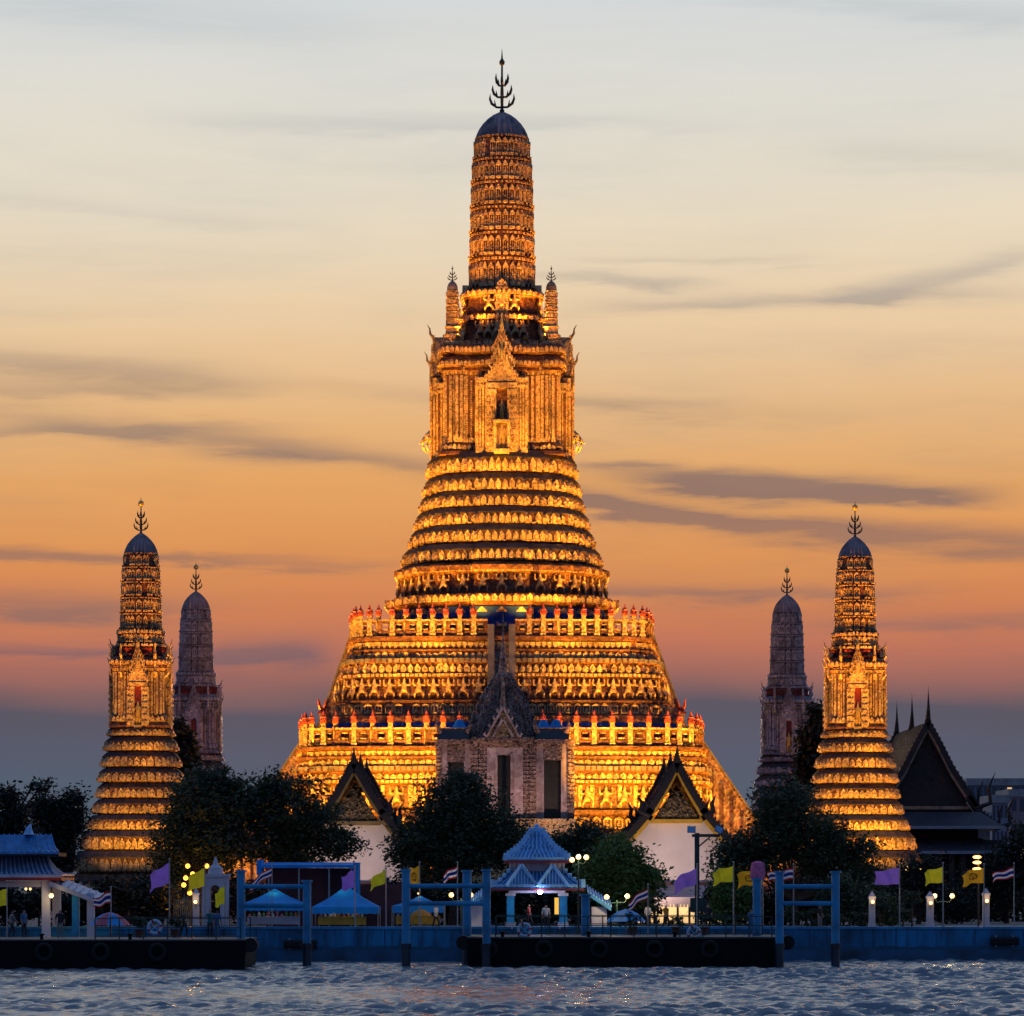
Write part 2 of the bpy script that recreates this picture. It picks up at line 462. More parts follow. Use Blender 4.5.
# quay wall: blue painted concrete with a coping and a darker plinth
def quay_mat():
    m = BLUEQ; t = m.node_tree; b = t.nodes['Principled BSDF']; src = b.inputs['Base Color'].links[0].from_socket
    tcn = t.nodes.new('ShaderNodeTexCoord'); mp_ = t.nodes.new('ShaderNodeMapping'); mp_.inputs['Scale'].default_value = (2.2, 1, .22)
    t.links.new(tcn.outputs['Object'], mp_.inputs[0])
    nz = t.nodes.new('ShaderNodeTexNoise'); nz.inputs['Scale'].default_value = 1.0; nz.inputs['Detail'].default_value = 7; nz.inputs['Roughness'].default_value = .65
    t.links.new(mp_.outputs[0], nz.inputs['Vector'])
    st = ramp(t, nz.outputs[0], [(.36, (.35, .32, .30, 1)), (.5, (.9, .9, .9, 1)), (.66, (1.25, 1.2, 1.15, 1))])
    c1 = mixc(t, .85, src, st, 'MULTIPLY')
    sx = t.nodes.new('ShaderNodeSeparateXYZ'); t.links.new(tcn.outputs['Object'], sx.inputs[0])
    n2 = t.nodes.new('ShaderNodeTexNoise'); n2.inputs['Scale'].default_value = 1.3; n2.inputs['Detail'].default_value = 6; t.links.new(tcn.outputs['Object'], n2.inputs['Vector'])
    N.tree = t
    h_ = N(sx.outputs[2]) + (N(n2.outputs[0]) - .5) * .5
    al = ramp(t, h_.s, [(0.0, (1, 1, 1, 1)), (.92, (1, 1, 1, 1)), (1.0, (0, 0, 0, 1))])
    c2 = mixc(t, al, c1, (.003, .085, .16, 1))
    t.links.new(c2, b.inputs['Base Color'])
quay_mat()
q = MB(BLUEQ); q.box(-400, 400, QY, QY + .6, -3.9, GZ + .05)
qo = thing('quay_wall', (0, QY, 0), 'long low blue painted river wall behind the pontoons and the posts', 'wall')
q.build('wall', qo)
c = MB(BLUEP)
for i in range(-60, 60): c.box(i * 3.0 + .02, i * 3.0 + 2.98, QY - .08, QY + .75, GZ + .05, GZ + .20)
c.build('coping', qo)
pl = MB(mat('wet_blue_wall', (.003, .10, .20), .35, .3, .5)); pl.box(-400, 400, QY - .06, QY, -3.9, .75); pl.build('plinth', qo)
js = MB(mat('wall_joint', (.01, .07, .15), .7))
for i in range(-22, 22): js.box(i * 8.0, i * 8.0 + .07, QY - .012, QY, .76, GZ + .04)
js.build('joint', qo)
for px0, px1, py0, py1, lab in ((284, 317, 940, 948, 'long black rubber fender on the blue wall behind the second post from the left'), (990, 1018, 937, 945, 'long black rubber fender on the blue wall under the right edge flags')):
    fb = MB(RUBBER); x0, x1 = X(px0, QY), X(px1, QY); z1, z0 = Z(py0, QY), Z(py1, QY)
    y0 = QY - .5
    fb.prism_x([(y0, z0 + .1), (y0 + .1, z0), (QY - .1, z0), (QY - .1, z1), (y0 + .1, z1), (y0, z1 - .1)], x0, x1)
    ft = thing('wall_fender', ((x0 + x1) / 2, QY - .3, z0), lab, 'fender', 'black fenders on the river wall')
    fb.build('rubber_block', ft)
    for xx_ in (x0 + .3, x1 - .4):
        bk = MB(STEEL); bk.box(xx_, xx_ + .12, QY - .12, QY - .06, z0 - .1, z1 + .1); bk.build('bracket', ft)


# ================================================================== THE CENTRAL PRANG
def plan(octant):
    q_ = [(a, -o) for a, o in octant]
    m_ = [(o, -a) for a, o in reversed(octant) if a > 0]
    if abs(q_[-1][0] - m_[0][0]) < 1e-6 and abs(q_[-1][1] - m_[0][1]) < 1e-6: m_ = m_[1:]
    quad = q_ + m_                       # from the front axis to just before the right axis
    if quad[0][0] == 0: quad = quad[1:]  # axis points dropped: faces stay flat
    if quad[-1][1] == 0: quad = quad[:-1]
    poly = []
    for k in range(4):
        for (a, b) in quad:
            for _ in range(k): a, b = -b, a
            poly.append((a, b))
    return poly
P_BASE = plan([(0, 1), (.36, 1), (.36, .98), (.62, .98), (.62, .955), (.80, .955), (.80, .92), (.86, .92), (.86, .86)])
P_MID = plan([(0, 1), (.27, 1), (.27, .925), (.48, .925), (.48, .855), (.65, .855), (.65, .775), (.775, .775)])
P_SPIRE = plan([(0, 1), (.24, 1), (.24, .95), (.46, .95), (.46, .88), (.62, .88), (.62, .76), (.76, .76)])
P_BODY = plan([(0, 1), (.40, 1), (.40, .93), (.66, .93), (.66, .99), (.82, .99), (.82, .96), (.96, .96)])
def ring(c, pl_, w_, z): return [(c[0] + a * w_, c[1] + b * w_, z) for a, b in pl_]
def edges(c, pl_, w_):
    pts = [(c[0] + a * w_, c[1] + b * w_) for a, b in pl_]
    for i in range(len(pts)):
        a, b = pts[i], pts[(i + 1) % len(pts)]
        dx_, dy_ = b[0] - a[0], b[1] - a[1]; L = math.hypot(dx_, dy_)
        if L > 1e-4: yield a, b, L, (dx_ / L, dy_ / L), (dy_ / L, -dx_ / L)

R = random.Random(5)
def orn(mb, c, pl_, w_, z0, z1, spacing, width, depth, kind='box', only=None):
    """row of raised ornaments round a tier"""
    for a, b, L, t_, n_ in edges(c, pl_, w_):
        if L < width * .42: continue
        if only and not only(n_): continue
        k = max(1, int(L / spacing + .35)); st = L / k
        ww = min(width, st * .92)
        for i in range(k):
            u = st * (i + .5); p = (a[0] + t_[0] * u, a[1] + t_[1] * u)
            j = 1 + R.uniform(-.16, .14); h = z1 - z0
            if R.random() < .02: continue
            if kind == 'box': mb.el(p, n_, t_, -ww / 2, ww / 2, z0, z1, depth * j)
            elif kind == 'petal': mb.el(p, n_, t_, -ww / 2, ww / 2, z0, z0 + h * j, depth, .42)
            elif kind == 'double':
                mb.el(p, n_, t_, -ww / 2, ww / 2, z0, z0 + h * j, depth, .45)
                mb.el(p, n_, t_, -ww / 4, ww / 4, z0, z0 + h * .5, depth * 1.7, .5)
            elif kind == 'hang':       # downward petals
                mb.el(p, n_, t_, -ww / 2, ww / 2, z0 + h * .45, z1, depth * j)
                mb.el(p, n_, t_, -ww / 4, ww / 4, z0, z0 + h * .45, depth * .8)
            elif kind == 'niche':
                e = ww * .17
                mb.el(p, n_, t_, -ww / 2, -ww / 2 + e, z0, z0 + h * .72, depth)
                mb.el(p, n_, t_, ww / 2 - e, ww / 2, z0, z0 + h * .72, depth)
                mb.el(p, n_, t_, -ww / 2, ww / 2, z0 + h * .70, z0 + h, depth * 1.15, .75)
                mb.el(p, n_, t_, -ww / 2, ww / 2, z0, z0 + h * .14, depth * 1.6)
                mb.el(p, n_, t_, -ww * .2, ww * .2, z0 + h * .14, z0 + h * .50, depth * .8, .2)
                mb.el(p, n_, t_, -ww * .1, ww * .1, z0 + h * .50, z0 + h * .68, depth * .7, .5)

class Map:
    """turns picture measures (half width, row) of a tower at distance Yc into metres"""
    def __init__(s, xc, Yc, k=.32): s.xc, s.Yc, s.k = xc, Yc, k
    def w(s, hp): return hp * s.Yc / (F + s.k * hp)
    def wz(s, hp, y):
        w_ = s.w(hp); return w_, HC + (YH - y) * (s.Yc - s.k * w_) / F

def supporter_mesh():
    """squat guardian figure with raised arms and pointed crown, 1 m tall"""
    J = [(0, 0, .42), (0, 0, .56), (0, 0, .70), (0, 0, .78), (0, -.01, .86), (0, 0, .94), (0, 0, 1.02),
         (.11, -.05, .36), (.22, -.10, .22), (.20, -.06, .03), (.22, -.14, .01),
         (-.11, -.05, .36), (-.22, -.10, .22), (-.20, -.06, .03), (-.22, -.14, .01),
         (.13, 0, .68), (.26, -.02, .62), (.30, -.02, .82), (.26, -.02, .95),
         (-.13, 0, .68), (-.26, -.02, .62), (-.30, -.02, .82), (-.26, -.02, .95)]
    E = [(0, 1), (1, 2), (2, 3), (3, 4), (4, 5), (5, 6), (0, 7), (7, 8), (8, 9), (9, 10), (0, 11), (11, 12), (12, 13), (13, 14),
         (2, 15), (15, 16), (16, 17), (17, 18), (2, 19), (19, 20), (20, 21), (21, 22)]
    Rr = [.13, .12, .12, .06, .085, .05, .015, .085, .075, .045, .04, .085, .075, .045, .04, .06, .05, .045, .04, .06, .05, .045, .04]
    return skin(J, E, Rr, 1)
SUP = supporter_mesh(); SUP.materials.append(STONE)
SUPW = [tuple(v.co) for v in SUP.vertices]; SUPF = [tuple(p.vertices) for p in SUP.polygons]
def statue_mesh():
    """standing robed figure with one arm bent and a pointed crown, 1 m tall"""
    J = [(0, 0, .50), (0, 0, .62), (0, 0, .74), (0, 0, .80), (0, -.005, .865), (0, 0, .93), (0, 0, 1.0),
         (.05, 0, .46), (.055, 0, .25), (.05, 0, .03), (.055, -.06, .01), (-.05, 0, .46), (-.055, 0, .25), (-.05, 0, .03), (-.055, -.06, .01),
         (.09, 0, .73), (.13, -.01, .60), (.14, -.06, .47), (-.09, 0, .73), (-.14, -.02, .61), (-.08, -.10, .66)]
    E = [(0, 1), (1, 2), (2, 3), (3, 4), (4, 5), (5, 6), (0, 7), (7, 8), (8, 9), (9, 10), (0, 11), (11, 12), (12, 13), (13, 14),
         (2, 15), (15, 16), (16, 17), (2, 18), (18, 19), (19, 20)]
    Rr = [.085, .07, .08, .035, .05, .03, .008, .06, .055, .035, .03, .06, .055, .035, .03, .04, .03, .022, .04, .03, .022]
    return skin(J, E, Rr, 1)
STAT = statue_mesh(); STAT.materials.append(GOLD)

def finial_into(mb, cx, cy, z0, H, s=1.0):
    """bronze trident finial: shaft with rings and upswept prongs in two planes"""
    mb.lathe(cx, cy, [(.16 * s, z0), (.22 * s, z0 + .03 * H), (.11 * s, z0 + .06 * H), (.15 * s, z0 + .3 * H), (.09 * s, z0 + .5 * H), (.08 * s, z0 + .74 * H)], 8)
    mb.lathe(cx, cy, [(.03 * s, z0 + .73 * H), (.20 * s, z0 + .76 * H), (.24 * s, z0 + .80 * H), (.08 * s, z0 + .85 * H), (.015 * s, z0 + H)], 8)
    for k, (zz, rr, hh) in enumerate(((.08, 1.0, .22), (.24, .78, .20), (.42, .5, .20))):
        for a in range(4):
            ca, sa = math.cos(a * math.pi / 2), math.sin(a * math.pi / 2)
            r_ = rr * s; pts = [(0, 0), (.45, .02), (.85, .28), (1.0, .62), (.98, 1.0)]
            mb.tube([(cx + ca * r_ * u, cy + sa * r_ * u, z0 + (zz + hh * v) * H) for u, v in pts], [.10 * s, .10 * s, .13 * s, .10 * s, .01 * s], 5)
            mb.tube([(cx + ca * r_ * .55, cy + sa * r_ * .55, z0 + (zz + hh * .10) * H), (cx + ca * r_ * .62, cy + sa * r_ * .62, z0 + (zz + hh * .55) * H)], [.10 * s, .02 * s], 5)

def spire_parts(root, c, mp, tiers, dome, W0=None, sp=.5, name='spire', stone=None):
    stone = stone or STONE
    """tiers: list of (y_top, y_bot, half px) from the top down; dome: list of (half px, y) from the top down"""
    mb = MB(stone, LEDGE, DARKGAP, GAP_SHADE)
    prof = []
    for (yt, yb, ha, hb) in tiers:
        H = yb - yt
        prof += [(ha - 1.8, yt), (ha, yt + .03 * H), (ha + .1, yt + .10 * H), (ha - 1.6, yt + .12 * H), (hb - 1.9, yt + .95 * H), (hb, yt + .965 * H), (hb, yb)]
    rings = [ring(c, P_SPIRE, *mp.wz(hp, y)) for hp, y in reversed(prof)]
    mb.use(GAP_SHADE); mb.loft(rings)
    for (yt, yb, ha, hb) in tiers:
        H = yb - yt; hm = (ha + hb) / 2
        w_, z0 = mp.wz(hm - 1.8, yb - .05 * H); _, z1 = mp.wz(hm - 1.8, yt + .16 * H)
        mb.use(stone); orn(mb, c, P_SPIRE, w_, z0, z1, sp, sp * .80, sp * .34, 'niche')
        w2, za = mp.wz(ha, yt + .11 * H); _, zb = mp.wz(ha, yt + .03 * H)
        orn(mb, c, P_SPIRE, w2, za, zb, sp * .6, sp * .3, sp * .10, 'box')
    mb.build(name, root)
    d = MB(DOMEM)
    rr = []
    for hp, y in dome:
        w_, z = mp.wz(hp, y); rr.append((w_, z))
    rr.reverse()
    n = 48
    rings = []
    for w_, z in rr:
        rings.append([(c[0] + w_ * .97 * (1 + (.07 if i % 2 else -.05)) * math.cos(2 * math.pi * i / n), c[1] + w_ * .97 * (1 + (.07 if i % 2 else -.05)) * math.sin(2 * math.pi * i / n), z) for i in range(n)])
    d.loft(rings); d.build('dome', root)

def porch(root, c, k, yout, hw, zb, zt, depth_in, gold=True, statue=True, name='porch', hornlen=1.0, zdoor=None, dark=DARKGAP):
    """gabled niche porch facing side k (0 = towards the river)"""
    rot = Matrix.Translation((c[0], c[1], 0)) @ Matrix.Rotation(k * math.pi / 2, 4, 'Z')
    mb = MB(STONE, LEDGE, RED, dark); mb.M = rot
    H = zt - zb; dw = hw * .36
    z_open0, z_open1 = zdoor if zdoor else (zb + H * .22, zb + H * .62)
    yf = -yout
    # jambs, lintel and sill leave a real opening with a dark back wall
    for sx in (-1, 1):
        x0, x1 = sorted((sx * dw, sx * hw))
        mb.box(x0, x1, yf, -depth_in, zb, z_open1)
        for q_ in range(3):
            xa = sx * (dw + (hw - dw) * (.12 + .3 * q_)); mb.box(min(xa, xa + sx * hw * .1), max(xa, xa + sx * hw * .1), yf - hw * .07, yf, z_open0, z_open1)
        # capitals
        mb.box(x0 - .02, x1 + .02, yf - hw * .12, yf + .01, z_open1 - H * .05, z_open1 - H * .01)
    mb.box(-dw, dw, yf + .02, -depth_in, zb, z_open0)
    mb.box(-hw * 1.02, hw * 1.02, yf - hw * .1, -depth_in, z_open1, z_open1 + H * .045)
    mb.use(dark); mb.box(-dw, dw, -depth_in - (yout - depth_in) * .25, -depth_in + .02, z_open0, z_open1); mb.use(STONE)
    mb.box(-hw * .97, hw * .97, yf + hw * .12, -depth_in, z_open1 + H * .045, z_open1 + H * .16)
    for sx in (-1, 1):
        for q_ in range(int(H / .5)):
            zz = zb + .2 + q_ * .5
            if zz > z_open1 - .5: break
            for uu in (.28, .62, .9):
                xa = sx * (dw + (hw - dw) * uu); mb.box(xa - .07, xa + .07, yf - .14, yf, zz, zz + .24)
    for q_ in range(7):
        xa = -dw * .9 + dw * 1.8 * q_ / 6; mb.box(xa - .06, xa + .06, yf - .06, yf + .03, zb + .1, z_open0 - .15)
    mb.use(GAP_SHADE)
    for sx in (-1, 1):
        xo = sx * (hw + .012); mb.box(min(xo, xo - sx * .01), max(xo, xo - sx * .01), yf + .05, -depth_in, zb + .05, z_open1 - .05)
    mb.use(STONE)
    nfl = max(2, int((yout - depth_in) / .42))
    for sx in (-1, 1):
        for q_ in range(nfl):
            yy = yf + (yout - depth_in) * (q_ + .5) / nfl; xo = sx * hw
            mb.box(min(xo, xo + sx * .12), max(xo, xo + sx * .12), yy - .11, yy + .11, zb + .1, z_open1 - .1)
    # stacked gables
    zg = z_open1 + H * .05
    for j, (gw, gh, off) in enumerate(((1.0, .30, .0), (.78, .28, .10), (.5, .22, .2))):
        z0 = zg + H * (.135 * j); y0 = yf + hw * off
        pts = [(-hw * gw, z0), (hw * gw, z0), (hw * gw * .55, z0 + H * gh * .38), (0, z0 + H * gh), (-hw * gw * .55, z0 + H * gh * .38)]
        mb.prism_y(pts, y0, -depth_in)
        for sx in (-1, 1):
            for q_ in range(6):      # flame-shaped bargeboard
                u = q_ / 6.0
                xa = sx * hw * gw * (1 - u); za = z0 + H * gh * (u * .7 if u < .5 else .35 + (u - .5) * 1.3)
                mb.box(xa - hw * .06, xa + hw * .06, y0 - hw * .12, y0 + .02, za, za + H * .045 + H * gh * .08)
            mb.tube([(sx * hw * gw, y0 - hw * .04, z0), (sx * hw * gw * 1.12, y0 - hw * .04, z0 + H * .03), (sx * hw * gw * 1.10, y0 - hw * .04, z0 + H * .08)], [hw * .07, hw * .05, .02], 5)
    # horned ridge ends
    for j, (off, zz) in enumerate(((0, .16), (.2, .40))):
        z0 = zg + H * (zz + .08)
        y0 = yf + hw * off
        L = hw * .5 * hornlen
        mb.use(LEDGE)
        mb.tube([(0, y0 + L * .7, z0 - L * .6), (0, y0 - L * .05, z0 - L * .1), (0, y0 - L * .5, z0 + L * .55), (0, y0 - L * .55, z0 + L * 1.1), (0, y0 - L * .85, z0 + L * 1.6)], [L * .30, L * .22, L * .16, L * .10, .015], 6)
        mb.use(STONE)
    pr = mb.build(name, root)
    if statue:
        p = rot @ Vector((0, yf + (yout - depth_in) * .45, z_open0))
        h_ = (z_open1 - z_open0) * .66
        link_mesh('niche_statue', STAT, pr, p, k * math.pi / 2, sc_=h_)
    return pr

def supporter_row(root, c, pl_, w_, z0, z1, spacing, stuffmb, budget, front_only=True):
    """guardians: those facing the river are parts, the rest go to one 'stuff' part"""
    h = (z1 - z0) * .97
    for a, b, L, t_, n_ in edges(c, pl_, w_):
        if L < spacing * .6: continue
        k = max(1, int(L / spacing + .3)); st = L / k
        ang = math.atan2(n_[1], n_[0]) + math.pi / 2
        for i in range(k):
            u = st * (i + .5); p = Vector((a[0] + t_[0] * u + n_[0] * .32 * h * .5, a[1] + t_[1] * u + n_[1] * .32 * h * .5, z0))
            if n_[1] < -.5 and budget[0] > 0:
                link_mesh('supporting_figure', SUP, root, p, ang, sc_=h); budget[0] -= 1
            elif n_[1] < .5:
                ca, sa = math.cos(ang), math.sin(ang); bb = len(stuffmb.v)
                stuffmb.v.extend([(p.x + (x * ca - y * sa) * h, p.y + (x * sa + y * ca) * h, p.z + z * h) for x, y, z in SUPW])
                stuffmb.f.extend([tuple(i_ + bb for i_ in f_) for f_ in SUPF]); stuffmb.mi.extend([0] * len(SUPF))

def band_loft(mb, c, pl_, mp, prof):
    mb.use(GAP_SHADE); mb.loft([ring(c, pl_, *mp.wz(hp, y)) for hp, y in reversed(prof)]); mb.use(STONE)

def stepped_bands(mb, c, pl_, mp, bands, neck, slope=.25):
    """each storey: a steep slate slope, then an upright ornamented band"""
    for yt, yb, hp in bands:
        H = yb - yt
        mb.use(SLATE)
        mb.loft([ring(c, pl_, *mp.wz(h_, y_)) for h_, y_ in ((hp + .6, yt + (slope + .06) * H), (hp + .6, yt + slope * H), (hp - neck, yt - .06 * H))])
        mb.use(GAP_SHADE)
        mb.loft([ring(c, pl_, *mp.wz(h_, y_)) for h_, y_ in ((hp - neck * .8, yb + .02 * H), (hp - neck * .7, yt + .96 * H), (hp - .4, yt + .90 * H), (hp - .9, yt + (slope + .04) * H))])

def balustrade(root, c, pl_, w_, z0, H, spacing, gap, zfloor):
    """parapet with square openings, one part per side; the red-capped posts on the river side are parts of it"""
    th = .35
    post = MB(STONE, RED)
    post.box(-.20, .20, -.30, .30, 0, H * 1.26); post.box(-.26, .26, -.36, .36, H * .06, H * .16)
    post.box(-.26, .26, -.36, .36, H * .90, H * .97); post.use(RED); post.box(-.27, .27, -.34, .34, H * 1.16, H * 1.28)
    post.box(-.24, .24, -.28, .28, H * 1.28, H * 1.36)
    post.lathe(0, 0, [(.30, H * 1.36), (.26, H * 1.44), (.30, H * 1.48), (.12, H * 1.58), (.10, H * 1.64), (.02, H * 1.80)], 8)
    po = None; done = []
    for sn in ((0, -1), (1, 0), (0, 1), (-1, 0)):
      for half in (-1, 1):
        mb = MB(GAP_SHADE, RED, STONE); posts = []
        for a, b, L, t_, n_ in edges(c, pl_, w_):
            mx_, my_ = (a[0] + b[0]) / 2 - c[0], (a[1] + b[1]) / 2 - c[1]
            if L < .3: continue
            # which side of the tower this stretch belongs to
            if mx_ * sn[0] + my_ * sn[1] < max(abs(mx_), abs(my_)) - 1e-6: continue
            k = max(1, round(L / spacing)); st = L / k
            for i in range(k + 1):
                u = st * i; p = (a[0] + t_[0] * u, a[1] + t_[1] * u)
                al = (p[0] - c[0]) * -sn[1] + (p[1] - c[1]) * sn[0]
                if al * half < gap - .3: continue
                if all((p[0] - q_[0]) ** 2 + (p[1] - q_[1]) ** 2 > .5 for q_ in done): posts.append(p); done.append(p)
            for i in range(k):
                u = st * (i + .5); p = (a[0] + t_[0] * u, a[1] + t_[1] * u)
                al = (p[0] - c[0]) * -sn[1] + (p[1] - c[1]) * sn[0]
                if al * half < gap: continue
                hw = st / 2 + .01
                mb.el(p, n_, t_, -hw, hw, z0, z0 + H * .30, th * .4); mb.el(p, n_, t_, -hw, hw, z0 + H * .72, z0 + H * .92, th * .45)
                mb.el(p, n_, t_, -hw, -hw * .45, z0 + H * .28, z0 + H * .74, th * .3); mb.el(p, n_, t_, hw * .45, hw, z0 + H * .28, z0 + H * .74, th * .3)
                mb.use(STONE); mb.el(p, n_, t_, -hw * .32, hw * .32, z0 + H * .34, z0 + H * .42, th * .45); mb.el(p, n_, t_, -hw * .32, hw * .32, z0 + H * .62, z0 + H * .68, th * .45); mb.el(p, n_, t_, -hw, hw, z0 + H * .84, z0 + H * .93, th * .55); mb.use(GAP_SHADE)
        if sn != (0, -1):
            for p in posts:
                base = len(mb.v); mb.v.extend([(x + p[0], y + p[1], z + z0) for x, y, z in post.v]); mb.f.extend([tuple(i_ + base for i_ in f_) for f_ in post.f]); mb.mi.extend([2 if q_ == 0 else 1 for q_ in post.mi])
        bo = mb.build('balustrade', root)
        if sn == (0, -1):
            for p in posts:
                if po is None: po = o = post.build('balustrade_post', None)
                else: o = po.copy(); sc.collection.objects.link(o)
                o.parent = bo; o.location = Vector((p[0], p[1], z0)) - wloc(root)

def stair(root, c, k, r0, z_top, r1, z_bot, hw, name='stairway', wall=.7):
    """steep flight with flank walls on side k"""
    mb = MB(FLANK, LEDGE, RED); mb.M = Matrix.Translation((c[0], c[1], 0)) @ Matrix.Rotation(k * math.pi / 2, 4, 'Z')
    n = max(8, int((z_top - z_bot) / .45))
    mb.use(LEDGE)
    for i in range(n):
        f0, f1 = i / n, (i + 1) / n
        mb.box(-hw + .01, hw - .01, -(r0 + (r1 - r0) * f1), -(r0 - .5), z_top - (z_top - z_bot) * f1, z_top - (z_top - z_bot) * f0 - .05)
    mb.use(FLANK)
    for sx in (-1, 1):
        x0, x1 = sorted((sx * hw, sx * (hw + wall)))
        mb.prism_x([(-(r0 - .6), z_bot), (-(r1 + .5), z_bot), (-(r1 + .5), z_bot + .6), (-(r0 + .3), z_top + 1.0), (-(r0 - .6), z_top + 1.0)], x0, x1)
        m_ = int((r1 - r0) / .9)
        for j in range(m_):      # pilasters on the outer flank
            f = (j + .5) / m_; yy_ = -(r0 + (r1 - r0) * f); zz = z_top - (z_top - z_bot) * f
            xo = sx * (hw + wall)
            mb.box(min(xo, xo + sx * .12), max(xo, xo + sx * .12), yy_ - .16, yy_ + .16, z_bot, zz + .7)
    # coping
    mb.use(LEDGE)
    for sx in (-1, 1):
        xc = sx * (hw + wall / 2)
        mb.bar((xc, -(r0 + .3), z_top + 1.08), (xc, -(r1 + .5), z_bot + .68), wall + .16, .18)
    return mb.build(name, root)

FLN = [0]
def flood(root, world, aim, energy, color=(1.0, .50, .10), cone=120, size=.25, blend=.8):
    """a small floodlight: housing on a bracket, with its own lamp"""
    a = Vector(world); d = (Vector(aim) - a).normalized()
    mb = MB(IRON)
    mb.bar(a - d * .28, a - d * .04, .5, .35); mb.bar(a - d * .2 - Vector((0, 0, .35)), a - d * .2, .08, .08)
    o = mb.build('floodlight', root, at=a)
    l = bpy.data.lights.new('floodlight_lamp', 'SPOT'); l.energy = energy; l.color = color; l.shadow_soft_size = size
    l.spot_size = math.radians(cone); l.spot_blend = blend
    lo = bpy.data.objects.new('floodlight_lamp', l); sc.collection.objects.link(lo); lo.parent = o
    lo.rotation_euler = d.to_track_quat('-Z', 'Y').to_euler()
    FLN[0] += 1
    return o

AMB = (1.0, .36, .022)
AMB2 = (1.0, .425, .026)
def central():
    xc, Yc = X(502, 320), 320.0
    c = (xc, Yc); mp = Map(xc, Yc)
    root = thing('main_temple_tower', (xc, Yc, GZ), 'the tallest tower, a huge floodlit golden stepped spire in the middle', 'temple tower')
    stuff = MB(STONE); bud = [100]
    # ---- lower terrace
    mb = MB(STONE, LEDGE, DARKGAP)
    pr = [(200, 751), (207, 751.3), (207, 754), (203, 756), (203.5, 760), (206, 761), (206, 763), (203.5, 764), (204, 769), (208, 770.5), (209, 775), (205, 777.5),
          (206, 783), (210, 784), (210, 787), (205, 789), (205, 811), (211, 813), (211, 817), (207.5, 819), (208, 831), (214, 833), (215, 840), (215, 853), (222, 856), (222, 914)]
    band_loft(mb, c, P_BASE, mp, pr)
    def O(pl_, hp, y0, y1, spc, wd, dp, kind): 
        w_, z1 = mp.wz(hp, y0); _, z0 = mp.wz(hp, y1); orn(mb, c, pl_, w_, z0, z1, spc, wd, dp, kind)
    O(P_BASE, 203.3, 756, 760, .55, .45, .14, 'hang'); O(P_BASE, 203.5, 764, 769.5, .62, .52, .2, 'petal')
    mb.use(LEDGE); O(P_BASE, 208.5, 770.5, 775, .5, .34, .12, 'box'); mb.use(STONE)
    O(P_BASE, 205, 777.5, 783, .6, .5, .2, 'double'); O(P_BASE, 210, 784, 787, .4, .25, .08, 'box')
    O(P_BASE, 205, 789, 810, 2.6, .34, .30, 'box'); O(P_BASE, 208, 819, 831, .9, .75, .22, 'niche'); O(P_BASE, 215, 841, 852, .9, .7, .2, 'petal')
    O(P_BASE, 222, 858, 900, 1.8, 1.2, .15, 'niche')
    mb.build('lower_terrace', root)
    # ---- upper terrace
    mb = MB(STONE, LEDGE, DARKGAP)
    pr = [(149, 643), (155, 643.3), (155, 647), (151.5, 648.5), (153, 655), (156, 656), (156, 657.5), (153.5, 658.5), (156, 664), (160, 665), (161, 669), (158, 670.5),
          (160, 679), (164, 680), (164, 683), (160, 684), (163.5, 704), (170, 706), (170, 708), (167, 709), (169, 719), (175, 721), (176, 726), (178, 735), (182, 737), (182, 752)]
    band_loft(mb, c, P_BASE, mp, pr)
    O(P_BASE, 152.5, 649, 655, .5, .42, .14, 'hang'); O(P_BASE, 154.5, 658.5, 664, .55, .48, .16, 'petal')
    mb.use(LEDGE); O(P_BASE, 160.5, 665, 669, .5, .34, .12, 'box'); mb.use(STONE)
    O(P_BASE, 159, 670.5, 679, .6, .5, .22, 'double'); O(P_BASE, 164, 680, 683, .4, .25, .08, 'box')
    O(P_BASE, 168, 709, 719, .8, .68, .2, 'niche'); O(P_BASE, 179, 737, 750, .8, .6, .2, 'petal')
    mb.build('upper_terrace', root)
    # ---- stepped pyramid under the shrine
    mb = MB(STONE, LEDGE, DARKGAP)
    bands = [(457, 478, 73), (479, 496, 76.5), (496, 512, 80), (513, 530, 85), (531, 548, 90.5), (550, 567, 98)]
    stepped_bands(mb, c, P_MID, mp, bands, 4.6)
    pr = [(92, 566), (100, 568), (108, 571), (108, 576), (105, 578), (101, 580), (101, 597), (103, 598), (104, 599), (116, 600), (116, 608), (112, 610), (108, 611), (108, 632), (112, 634), (112, 645)]
    band_loft(mb, c, P_MID, mp, pr)
    for yt, yb, hp in bands:
        H = yb - yt
        mb.use(STONE)
        O(P_MID, hp - .8, yt + .32 * H, yt + .84 * H, .62, .50, .26, 'double')
        O(P_MID, hp - .6, yt + .84 * H, yt + .93 * H, .45, .34, .20, 'box')
    O(P_MID, 106, 571, 577, .55, .45, .14, 'petal'); O(P_MID, 116, 600, 607, .6, .5, .14, 'petal')
    O(P_MID, 108, 612, 632, 1.6, .9, .18, 'niche')
    mb.build('stepped_pyramid', root)
    cl_ = MB(BLUEC)
    rg = []
    for i_, (hp, y) in enumerate(((109.5, 632), (110.5, 622), (110.0, 612), (109, 611.5))):
        w_, z = mp.wz(hp, y); rg.append(ring(c, P_MID, w_, z))
    cl_.loft(rg, cap=False); cl_.mats = [mat('deep_blue_cloth', (.004, .04, .30), .8, .3, 1.5, .4, 2)]; cl_.build('blue_cloth_wrap', root)
    c2_ = MB(mat('deep_blue_cloth', (.004, .04, .30)))
    rg = []
    for hp, y in ((184, 750), (182, 744), (181, 734), (178, 729), (177.2, 728)):
        w_, z = mp.wz(hp, y); rg.append(ring(c, P_BASE, w_, z))
    c2_.loft(rg, cap=False); c2_.build('blue_cloth_wrap', root)
